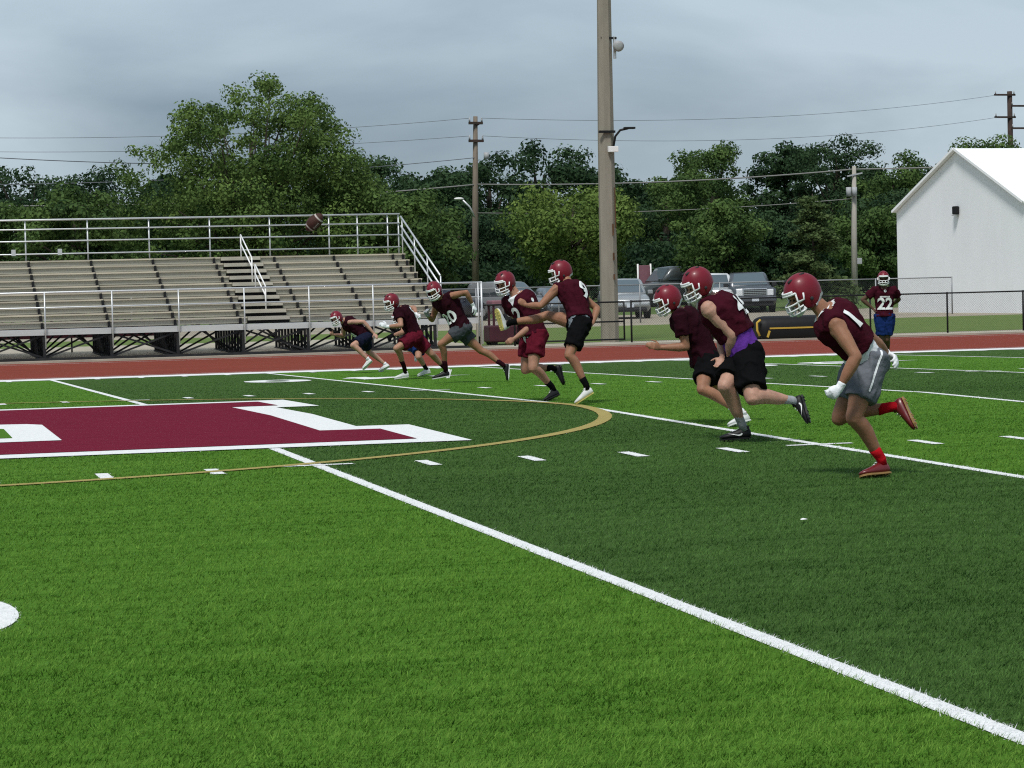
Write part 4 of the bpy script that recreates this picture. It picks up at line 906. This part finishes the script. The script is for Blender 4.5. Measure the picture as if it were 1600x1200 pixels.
def project(name, vs, fs, org, ux, uy, dirv, tree_, material, parent, off=.005, cuts=2):
    """lay a flat print onto the cloth below it: org centre, ux/uy its axes, dirv outward"""
    bm = bmesh.new(); V = [bm.verts.new((x, y, 0)) for x, y in vs]
    for f in fs:
        try: bm.faces.new([V[i] for i in f])
        except ValueError: pass
    for _ in range(cuts):
        ed = [e for e in bm.edges if e.calc_length() > .013]
        if not ed: break
        bmesh.ops.subdivide_edges(bm, edges=ed, cuts=1); bmesh.ops.triangulate(bm, faces=bm.faces[:])
    bad = []
    for v in bm.verts:
        p_ = org+ux*v.co.x+uy*v.co.y; h = tree_.ray_cast(p_+dirv*.5, -dirv, .8)
        if h[0] is None: bad.append(v)
        else: v.co = h[0]+dirv*off*.6+h[1]*off*.6
    bmesh.ops.delete(bm, geom=bad, context='VERTS')
    me = bpy.data.meshes.new(name); bm.to_mesh(me); bm.free(); me.materials.append(material)
    return link(bpy.data.objects.new(name, me), parent)
def helmet(e, c, fw, lf, up, s):
    """shell with face opening and ear flaps, padding, white neck bumper, white cage"""
    def W(x, y, z): return c+fw*x*s+lf*y*s+up*z*s
    NA, NR = 56, 16; A, B, H = .152, .124, .150
    def zlow(al):
        al = abs(al)
        pts = [(0, .040), (.70, .036), (.90, .012), (1.0, -.050), (1.10, -.125), (1.45, -.138), (1.95, -.126), (2.35, -.085), (2.8, -.078), (3.15, -.076)]
        return float(np.interp(al, [q[0] for q in pts], [q[1] for q in pts]))
    def rad(al, z):
        t = max(-1, min(1, z/H)); k = math.sqrt(max(0, 1-t*t)) if z > 0 else 1-.9*(z/H)**2*.32
        bulge = 1+.03*math.exp(-((abs(al)-1.35)/.35)**2)*(1 if z < .02 else .3)
        ridge = 1+.016*(1 if .32 < abs(math.sin(al))*k < .46 and z > .02 else 0)
        return A*k*bulge*ridge, B*k*bulge*ridge
    def shell(scale, flip):
        vs = []; fs = []
        for i in range(NA):
            al = -math.pi+2*math.pi*i/NA; zl = zlow(al)
            for j in range(NR+1):
                t = j/NR; th = t*math.acos(max(-1, zl/H)) if zl > -H else 0
                z = H*math.cos(th) if True else 0
                ra, rb = rad(al, z); vs.append(W(-.012+ra*math.cos(al)*scale, rb*math.sin(al)*scale, z*scale+.02))
        k = NR+1
        for i in range(NA):
            i2 = (i+1) % NA
            for j in range(NR): q = (i*k+j, i*k+j+1, i2*k+j+1, i2*k+j); fs.append(q[::-1] if flip else q)
        return vs, fs
    vo, fo = shell(1.0, False); vi, fi = shell(.90, True); b = MB(); b.add(vo, fo); b.add(vi, fi)
    k = NR+1; n0 = NA*k
    b.f += [(i*k+NR, n0+i*k+NR, n0+((i+1) % NA)*k+NR, ((i+1) % NA)*k+NR) for i in range(NA)]
    h = b.build('helmet', HELM, e, smooth=True)
    for sgn in (-1, 1):                                          # vents and ear holes
        for (x, z) in ((.055, .118), (-.05, .122)):
            y = .048*sgn; ctr = W(x, y, z+.026); MB().ellipsoid(ctr, (fw*.030*s, lf*.007*s, up*.013*s), 8, 6).build('vent', HPAD, h, smooth=True)
        MB().ellipsoid(W(-.015, sgn*.130, -.045), (fw*.016*s, lf*.006*s, up*.016*s), 8, 6).build('ear_hole', HPAD, h, smooth=True)
    vs = []; fs = []; na = 22                                    # white bumper at the nape
    for i in range(na+1):
        al = 1.75+(2*math.pi-3.5)*i/na; aw = al if al < math.pi else al-2*math.pi; zl = zlow(aw); ra, rb = rad(aw, zl)
        tp = .016+.058*math.sin(math.pi*min(1, max(0, i/na)))**.5
        for (kk, dz) in ((1.015, tp), (1.03, tp*.5), (1.015, -.012), (.93, -.012)): vs.append(W(-.012+ra*math.cos(aw)*kk, rb*math.sin(aw)*kk, zl+dz+.02))
    for i in range(na):
        for j in range(3): fs.append((i*4+j, i*4+j+1, (i+1)*4+j+1, (i+1)*4+j))
    MB().add(vs, fs).build('neck_bumper', MASK, h, smooth=True)
    def arc(z, a0, out, n=11, drop=0.0, lift=0.0):
        pts = []
        for i in range(n):
            al = -a0+2*a0*i/(n-1); m = 1-(abs(al)/a0)**2
            pts.append(W(-.012+(A*.98+out*m)*math.cos(al*.95), (B*1.03)*math.sin(al), z-drop*m+.02))
        return pts
    r = .0074*s
    cage = MB()
    for (z, a0, out, drop) in ((.030, .95, .010, .0), (-.042, 1.02, .030, .012), (-.082, 1.08, .034, .016), (-.122, 1.02, .024, .012)): cage.tube(arc(z, a0, out, drop=drop), r*(1.25 if z > 0 else 1), 6)
    for sgn in (-1, 1):
        def on(z, al, out, a0, drop): m = 1-(abs(al)/a0)**2; return W(-.012+(A*.98+out*m)*math.cos(al*.95), B*1.03*math.sin(al), z-drop*m+.02)
        cage.tube([on(.030, sgn*.93, .01, .95, 0), on(-.042, sgn*.88, .03, 1.02, .012), on(-.082, sgn*.84, .034, 1.08, .016), on(-.122, sgn*.78, .024, 1.02, .012)], r, 6)
        cage.tube([on(-.042, sgn*.28, .03, 1.02, .012), on(-.082, sgn*.26, .034, 1.08, .016), on(-.122, sgn*.25, .024, 1.02, .012)], r, 6)
        cage.tube([on(-.042, sgn*.88, .03, 1.02, .012), W(.045, sgn*.128, -.02), W(.03, sgn*.130, .03)], r*1.1, 6)
    cage.build('face_mask', MASK, h, smooth=True)
    st = MB(); st.tube([W(.06, -.118, -.085), W(.105, -.06, -.125), W(.118, 0, -.132), W(.105, .06, -.125), W(.06, .118, -.085)], [(.016*s, .004*s)]*5, 8, ref=up); st.build('chin_strap', MASK, h, smooth=True)
    br = MB(); br.tube(arc(.045, .80, .008), [(.014*s, .006*s)]*11, 6, ref=up); br.build('brow_bumper', MASK, h, smooth=True)
    return h
def shoe(e, an, heel, toe, s, m_up, m_sole, m_sock, sock_len, knee, swoosh=None, studs=True):
    d = toe-heel; L = min(max(d.length, .27*s), .305*s); d.normalize()
    mid = heel+d*L*.28; u = an-mid; u = (u-d*u.dot(d)).normalized(); w = u.cross(d)
    def W(x, y, z): return heel+d*x+w*y+u*z
    secs = [(.0, .018, .012, .055), (.012, .030, .004, .080), (.05, .036, 0, .098), (.10, .037, 0, .086), (.15, .040, 0, .070), (.20, .046, 0, .056), (.245, .044, .002, .044), (.275, .032, .006, .034), (.29, .014, .012, .024)]
    k = L/.29; b = MB(); n = 14; vs = []
    for (x, hw, zb, zt) in secs:
        for i in range(n):
            a = 2*math.pi*i/n; ca, sa = math.cos(a), math.sin(a)
            ca = math.copysign(abs(ca)**.75, ca); sa = math.copysign(abs(sa)**.75, sa)
            vs.append(W(x*k, hw*s*ca*(1 if sa < .3 else 1-.35*sa), (zb+zt)/2*s+(zt-zb)/2*s*sa+.010*s))
    fs = [(i*n+j, i*n+(j+1) % n, (i+1)*n+(j+1) % n, (i+1)*n+j) for i in range(len(secs)-1) for j in range(n)]+[tuple(range(n))[::-1], tuple((len(secs)-1)*n+j for j in range(n))]
    b.add(vs, fs)
    b.tube([W(.055*k, 0, .06*s), W(.052*k, 0, .112*s)], [(.040*s, .034*s), (.042*s, .035*s)], 12, ref=d)
    sh = b.build('shoe', m_up, e, smooth=True)
    so = MB(); vs = []; prof = [(.004, .026), (.03, .036), (.09, .035), (.15, .039), (.205, .047), (.25, .043), (.28, .028), (.292, .010)]
    for (x, hw) in prof: vs += [W(x*k, -hw*s, 0), W(x*k, hw*s, 0), W(x*k, hw*s*1.03, .014*s), W(x*k, -hw*s*1.03, .014*s)]
    fs = [(i*4+j, i*4+(j+1) % 4, (i+1)*4+(j+1) % 4, (i+1)*4+j) for i in range(len(prof)-1) for j in range(4)]+[(0, 3, 2, 1), tuple((len(prof)-1)*4+j for j in range(4))]
    so.add(vs, fs)
    if studs:
        for (x, y) in ((.03, -.018), (.03, .018), (.06, -.02), (.06, .02), (.17, -.03), (.17, .03), (.21, -.033), (.21, .033), (.245, -.02), (.245, .02)):
            p_ = W(x*k, y*s, .002*s); so.tube([p_, p_-u*.011*s], [.007*s, .004*s], 6)
    so.build('sole', m_sole, sh)
    lc = MB()
    for j in range(5): x = (.115+.022*j)*k; z = (.097-.0155*j+.004)*s; lc.tube([W(x, -.017*s, z-.006*s), W(x, 0, z+.002*s), W(x, .017*s, z-.006*s)], .0032*s, 5)
    lc.build('laces', MASK if m_up != SH['white'] else CL['lgrey'], sh)
    if swoosh:
        sw = [(.075, .040), (.088, .026), (.110, .022), (.215, .050), (.118, .034), (.100, .036), (.088, .046)]
        for sg in (-1, 1): project('emblem', [(x*k, z*s) for x, z in sw], [(0, 1, 2, 5, 6), (2, 3, 4, 5)], W(0, 0, .008*s), d, u, w*sg, bvh_of(sh), swoosh, sh, off=.003, cuts=3)
    kd = (knee-an).normalized(); foot_top = W(.055*k, 0, .075*s)
    MB().tube([foot_top, an+kd*.03*s, an+kd*(sock_len*.6)*s, an+kd*sock_len*s], [.038*s, .039*s, .041*s, .046*s], 14).build('sock', m_sock, e, smooth=True)
def person(key, label, face, skin, jersey, shorts, shoes, soles, socks, sleeve=0.0, hem=-.02, under=None, collar=None, gloves=(None, None), curl=(.5, .5), bulk=1.0, nums=(), sock_len=.12, swoosh=None, s=1.0, hem_s=.60, stripe=None, patch=None, voxel=.0085, studs=True, front_text=False, limb=1.07, waist=None):
    J = {k: Vector(v) for k, v in JOINTS[key].items()}
    lowest = min(J[q].z-turf_z(J[q].y) for q in ('ltoe', 'rtoe', 'lheel', 'rheel'))
    for k in J: J[k].z -= lowest-.012                                # stand on the turf fibres
    base = Vector((J['pelvis'].x, J['pelvis'].y, turf_z(J['pelvis'].y)))
    e = empty('person', base, label=label, cat='person', group='football players at practice')
    J = {k: v-base for k, v in J.items()}
    pel, nk = J['pelvis'], J['neck']; ax = (nk-pel); TL = ax.length; ax.normalize()
    lh = (J['lhip']-J['rhip']).normalized(); ls = (J['lsh']-J['rsh']).normalized(); ls = (ls-ax*ls.dot(ax)).normalized()
    lh2 = (lh-ax*lh.dot(ax)).normalized(); fwd = ls.cross(ax).normalized(); fwh = lh2.cross(ax).normalized()
    def sp(t):                                                       # spine point: a gently rounded back
        return pel+ax*TL*t-(fwh*(1-t)+fwd*t)*.035*math.sin(max(0, min(1, t))*math.pi)*s
    def lat(t): return (lh2*(1-t)+ls*t).normalized()
    prof = [(-.13, .115, .092), (-.04, .160, .116), (.10, .158, .114), (.28, .148, .110), (.48, .160, .120), (.68, .178, .132), (.84, .182, .128), (.95, .150, .095), (1.02, .085, .070)]
    def torso(b, grow, t0=-.2, t1=1.1, flare=0.0):
        q = [(t, (a*bulk+grow)*s, (d_*bulk+grow)*s) for t, a, d_ in prof]
        ts = [t for t, *_ in q]
        use = [t0] + [t for t in ts if t0 < t < t1] + [t1]
        path = [sp(t) for t in use]; rad = [(float(np.interp(t, ts, [x[1] for x in q]))+flare*(1 if t == t0 else 0), float(np.interp(t, ts, [x[2] for x in q]))+flare*(1 if t == t0 else 0)) for t in use]
        loft(b, path, rad, [lat(max(0, min(1, t))) for t in use])
    # --- skin: one continuous body
    b = MB(); torso(b, 0.0, -.13, 1.02)
    hd = J['head']
    fy, fp, frl = face; a = math.radians(fy); ff = Vector((-math.cos(a), math.sin(a), 0)); lf = Vector((-ff.y, ff.x, 0)); up = Vector((0, 0, 1))
    Rp = Matrix.Rotation(math.radians(fp), 3, lf); ff = Rp @ ff; up = Rp @ up; Rr = Matrix.Rotation(math.radians(frl), 3, ff); lf = Rr @ lf; up = Rr @ up
    capsule(b, [nk-ax*.05*s, nk.lerp(hd, .5)-ff*.015*s, hd-up*.03*s-ff*.02*s], [.070*s, .060*s, .058*s])
    b.ellipsoid(hd+up*.015*s-ff*.005*s, (ff*.100*s, lf*.078*s, up*.112*s), 16, 12)          # skull
    b.ellipsoid(hd-up*.062*s+ff*.042*s, (ff*.052*s, lf*.052*s, up*.050*s), 12, 8)           # jaw
    b.ellipsoid(hd-up*.020*s+ff*.103*s, (ff*.020*s, lf*.013*s, up*.026*s), 8, 6)            # nose
    b.ellipsoid(hd+up*.028*s+ff*.082*s, (ff*.016*s, lf*.052*s, up*.012*s), 10, 6)           # brow
    for sg in (-1, 1): b.ellipsoid(hd+lf*sg*.078*s-ff*.01*s, (ff*.020*s, lf*.010*s, up*.030*s), 8, 6)   # ears
    bk = bulk**.7*limb
    for sd in 'lr':
        sh_, el, wr = J[sd+'sh'], J[sd+'el'], J[sd+'wr']
        capsule(b, [nk-ax*.075*s, sh_], [.062*s*bk, .062*s*bk])
        b.ellipsoid(sh_+(el-sh_)*.10, ((el-sh_).normalized()*.095*s, ls*.066*s*bk, fwd*.064*s*bk), 12, 8)
        sg = 1 if sd == 'l' else -1
        bic = sh_.lerp(el, .5)
        capsule(b, [sh_, sh_.lerp(el, .3), bic, sh_.lerp(el, .8), el], [.058*s*bk, .055*s*bk, .052*s*bk, .043*s*bk, .039*s*bk], 12)
        capsule(b, [el, el.lerp(wr, .25), el.lerp(wr, .55), el.lerp(wr, .85), wr], [.039*s*bk, .044*s*bk, .038*s*bk, .029*s, .027*s], 12)
        if not gloves[0 if sd == 'l' else 1]:
            hand_shape(b, wr, J[sd+'hd'], -lat(1)*sg+ff*.3-ax*.2, -sg, curl[0 if sd == 'l' else 1], s)
        hp, knn, an = J[sd+'hip'], J[sd+'kn'], J[sd+'an']
        tdir = (knn-hp).normalized(); sdir = (an-knn).normalized()
        back = (sdir-tdir); back = back.normalized() if back.length > .12 else -fwh          # calf side of the bent leg
        back = (back-sdir*back.dot(sdir)); back = back.normalized() if back.length > 1e-4 else -fwh
        front = -(back-tdir*back.dot(tdir)); front = front.normalized() if front.length > 1e-4 else fwh
        capsule(b, [hp, hp.lerp(knn, .25)+front*.012*s, hp.lerp(knn, .55)+front*.010*s, hp.lerp(knn, .85), knn], [.098*s*bk, .094*s*bk, .080*s*bk, .062*s*bk, .056*s*bk], 14)
        b.ellipsoid(hp-fwh*.03*s+ax*.0*s, (lh2*.085*s*bk, fwh*.10*s*bk, ax*.10*s*bk), 12, 8)
        b.ellipsoid(knn+front*.012*s, (tdir*.050*s, front*.050*s, tdir.cross(front)*.048*s), 10, 8)
        capsule(b, [knn, knn.lerp(an, .20)+back*.020*s, knn.lerp(an, .36)+back*.022*s, knn.lerp(an, .65)+back*.006*s, knn.lerp(an, .88), an], [.053*s*bk, .056*s*bk, .053*s*bk, .042*s*bk, .034*s, .033*s], 14)
    remesh(b, 'body', voxel, SK[skin], e, smooth=3)
    for sg in (-1, 1): MB().ellipsoid(hd+ff*.092*s+lf*sg*.032*s+up*.004*s, (ff*.010*s, lf*.014*s, up*.009*s), 8, 6).build('eye', EYE, e, smooth=True)
    MB().ellipsoid(hd+ff*.088*s-up*.066*s, (ff*.010*s, lf*.024*s, up*.006*s), 8, 6).build('mouth', LIP, e, smooth=True)
    helmet(e, hd+up*.01*s, ff, lf, up, s*.94)
    # --- clothes
    seed = float(sum(map(ord, key)))
    b = MB(); torso(b, .030, hem, .985, .010)
    for sd in 'lr':
        sh_, el = J[sd+'sh'], J[sd+'el']
        inner = nk-ax*.085*s
        b.tube([inner, inner.lerp(sh_, .5)+ax*.01*s, sh_+(sh_-inner)*(.10 if not sleeve else .3)], [.080*s*bk, .082*s*bk, (.074 if not sleeve else .078)*s*bk], 12)
        if sleeve:
            q = sh_.lerp(el, sleeve); b.tube([sh_-(el-sh_)*.10, sh_.lerp(el, .12), q], [.078*s*bk, .080*s*bk, .079*s*bk], 14)
    jer = remesh(b, 'jersey', .0105, CL[jersey], e, smooth=3, wrinkle=.019*s, seed=seed, wf=6.5)
    jb = bvh_of(jer)
    for (txt, side, size, t, dx) in nums:
        dv = fwd if side == 'front' else (-fwd if side == 'back' else ls); ux = (ls if side == 'front' else (-ls if side == 'back' else -fwd))
        vs, fs = text_polys(txt, size*1.35, .028); w_, h_ = vs.max(0)-vs.min(0); vs = vs*np.array([min(1.0, size*.62*len(txt)/w_) if len(txt) < 4 else 1.0, size/h_])
        project('number', vs, fs, sp(t)+ls*dx*s, ux, ax, dv, jb, PRINT, jer, off=.015, cuts=6)
    if front_text:
        for k in range(8): project('lettering', [(k*.026-.108, 0), (k*.026-.088, 0), (k*.026-.088, .030), (k*.026-.108, .030)], [(0, 1, 2, 3)], sp(.66), ls, ax, fwd, jb, PRINT, jer, off=.006, cuts=0)
    if patch:
        n_ = 10; project('emblem', [(.028*math.cos(i*6.283/n_), .028*math.sin(i*6.283/n_)) for i in range(n_)], [tuple(range(n_))], patch(sp, J, s), ls if front_text else -fwd, ax, fwd if front_text else ls, jb, PRINT, jer, off=.006, cuts=0)
    if under:
        b = MB(); torso(b, .021, (hem-.16 if waist is None else waist-.06), hem+.12, .010); remesh(b, 'undershirt', .0105, CL[under], e, smooth=2, wrinkle=.008*s, seed=seed+3, wf=9)
    if collar:
        b = MB(); c0 = nk-ax*.045*s
        b.tube([c0-ax*.012*s, c0+(hd-nk).normalized()*.045*s], [(.094*s*bk, .090*s*bk), (.074*s*bk, .072*s*bk)], 18, ref=ls, cap=False)
        col = b.build('collar', CL[collar], e, smooth=True)
        project('collar_v', [(-.085, .10), (.085, .10), (.07, .0), (0, -.12), (-.07, .0)], [(0, 1, 2, 3, 4)], nk-ax*.045*s, ls, ax, (fwd+ax*.25).normalized(), jb, CL[collar], col, off=.006, cuts=4)
    b = MB(); torso(b, .017, -.15, (.10 if not under else min(.10, hem-.02 if hem > .05 else .02)) if waist is None else waist)
    for sd in 'lr':
        hp, knn = J[sd+'hip'], J[sd+'kn']; td = (knn-hp).normalized()
        b.ellipsoid(hp-fwh*.03*s, (lh2*.100*s*bk, fwh*.106*s*bk, ax*.105*s*bk), 12, 8)
        hs_ = hem_s if not isinstance(hem_s, tuple) else hem_s[0 if sd == 'l' else 1]
        b.tube([hp-td*.06*s, hp.lerp(knn, .22*hs_/.6), hp.lerp(knn, hs_*.75), hp.lerp(knn, hs_)], [.110*s*bk, .114*s*bk, .106*s*bk, .104*s*bk], 18)
    sho = remesh(b, 'shorts', .0105, CL[shorts], e, smooth=2, wrinkle=.020*s, seed=seed+9, wf=7)
    if stripe:
        hp, knn = J['lhip'], J['lkn']; td = (knn-hp); uy = td.normalized(); dv = (lh-uy*lh.dot(uy)).normalized(); ux = uy.cross(dv); h_ = td.length*(hem_s if not isinstance(hem_s, tuple) else hem_s[0])
        project('side_stripe', [(-.008, -.10), (.008, -.10), (.009, h_-.05), (-.009, h_-.05)], [(0, 1, 2, 3)], hp-ux*.0, ux, uy, dv, bvh_of(sho), CL[stripe], sho, off=.005, cuts=4)
    for sd, k in (('l', 0), ('r', 1)):
        shoe(e, J[sd+'an'], J[sd+'heel'], J[sd+'toe'], s, SH[shoes], SH[soles], CL[socks], sock_len, J[sd+'kn'], swoosh, studs)
        if gloves[k]:
            sg = 1 if sd == 'l' else -1; b = MB(); wr = J[sd+'wr']; ed = (J[sd+'el']-wr).normalized()
            hand_shape(b, wr, J[sd+'hd'], -lat(1)*sg+ff*.3-ax*.2, -sg, curl[k], s, .004)
            b.tube([wr+ed*.05*s, wr, wr-ed*.02*s], [.034*s, .032*s, .032*s], 12)
            remesh(b, 'glove', .0075, CL[gloves[k]], e, smooth=2)
    return e
person('p8', 'tan runner in maroon sleeveless jersey, grey shorts, red shoes and white gloves, nearest at right', (0, 27, 0), 'tan', 'maroon', 'grey', 'red', 'gold', 'red', hem=.33, waist=.08, under='white', collar='white', gloves=('white', 'white'), curl=(1.5, .6), nums=(('1', 'back', .17, .78, .06), ('7', 'front', .20, .50, 0)), sock_len=.13, hem_s=.66, stripe='white', s=1.0, voxel=.008, limb=1.13)
person('p7', 'heavy runner in maroon sleeveless jersey over purple shirt, black shorts and black shoes', (-4, 27, 0), 'pale', 'maroon', 'black', 'black', 'black', 'lgrey', hem=.34, waist=.0, under='purple', curl=(.35, .45), bulk=1.16, nums=(('45', 'back', .21, .70, 0),), sock_len=.17, hem_s=.80, swoosh=PRINT, s=1.03, limb=1.16)
person('p6', 'leaning runner in dark short-sleeved jersey, black shorts and white shoes, arm stretched ahead', (0, 27, 0), 'tan', 'maroon_d', 'black', 'white', 'white', 'white', sleeve=.62, hem=-.02, curl=(.45, .7), nums=(('7', 'back', .22, .62, 0),), sock_len=.16, hem_s=.66, s=1.0)
person('p5', 'kicker in maroon jersey number 9 and black shorts with one leg swung high', (6, 16, 0), 'tan', 'maroon', 'black', 'white', 'volt', 'black', hem=.10, under='sweat', curl=(1.2, 1.0), nums=(('9', 'back', .25, .68, 0),), sock_len=.12, hem_s=(.74, .30), s=1.0)
person('p4', 'player in maroon jersey with white collar and maroon shorts running just behind the kicker', (-28, 18, 0), 'mid', 'maroon', 'maroon_s', 'black', 'black', 'black', sleeve=.60, hem=.02, under='white', collar='white', curl=(1.2, 1.0), bulk=1.04, nums=(('2', 'front', .22, .56, .0),), sock_len=.13, hem_s=.62, s=1.0, patch=lambda sp, J, s: J['lsh'])
person('p3', 'long-striding runner in dark sleeveless jersey and dark grey shorts with white gloves', (-46, 24, 12), 'tan', 'maroon_d', 'dgrey', 'black', 'white', 'maroon_d', hem=-.02, gloves=('white', 'lgrey'), curl=(.6, .9), nums=(('20', 'front', .22, .42, 0),), sock_len=.14, hem_s=.55, s=1.02, voxel=.01)
person('p2', 'runner in dark maroon jersey, maroon shorts and white shoes left of the long-striding runner', (-22, 20, 0), 'mid', 'maroon_d', 'maroon_s', 'white', 'white', 'maroon_d', sleeve=.55, hem=-.02, gloves=('white', 'white'), curl=(.9, .8), nums=(('8', 'back', .24, .66, 0),), sock_len=.15, hem_s=.72, s=1.02, voxel=.01)
person('p2b', 'crouching player in blue shorts and white shoes mostly hidden behind the maroon-shorts runner', (-10, 15, 0), 'mid', 'maroon_d', 'blue', 'white', 'white', 'black', hem=0, gloves=('black', None), curl=(.8, .8), sock_len=.14, hem_s=.75, s=.98, voxel=.01)
person('p1', 'farthest crouched runner in dark jersey and navy shorts at the left end of the line', (-38, 20, 14), 'pale', 'maroon_d', 'navy', 'white', 'white', 'white', hem=-.02, curl=(.5, 1.0), nums=(('14', 'front', .20, .35, 0),), sock_len=.06, hem_s=.72, s=.98, voxel=.01)
person('p9', 'standing player in maroon jersey number 22 and blue shorts, hands on hips', (-70, 4, 0), 'dark', 'maroon', 'blue', 'black', 'white', 'white', sleeve=.60, hem=-.02, curl=(.7, .7), nums=(('22', 'front', .25, .45, 0),), sock_len=.08, hem_s=.80, s=1.02, voxel=.01, front_text=True, patch=lambda sp, J, s: sp(.88))
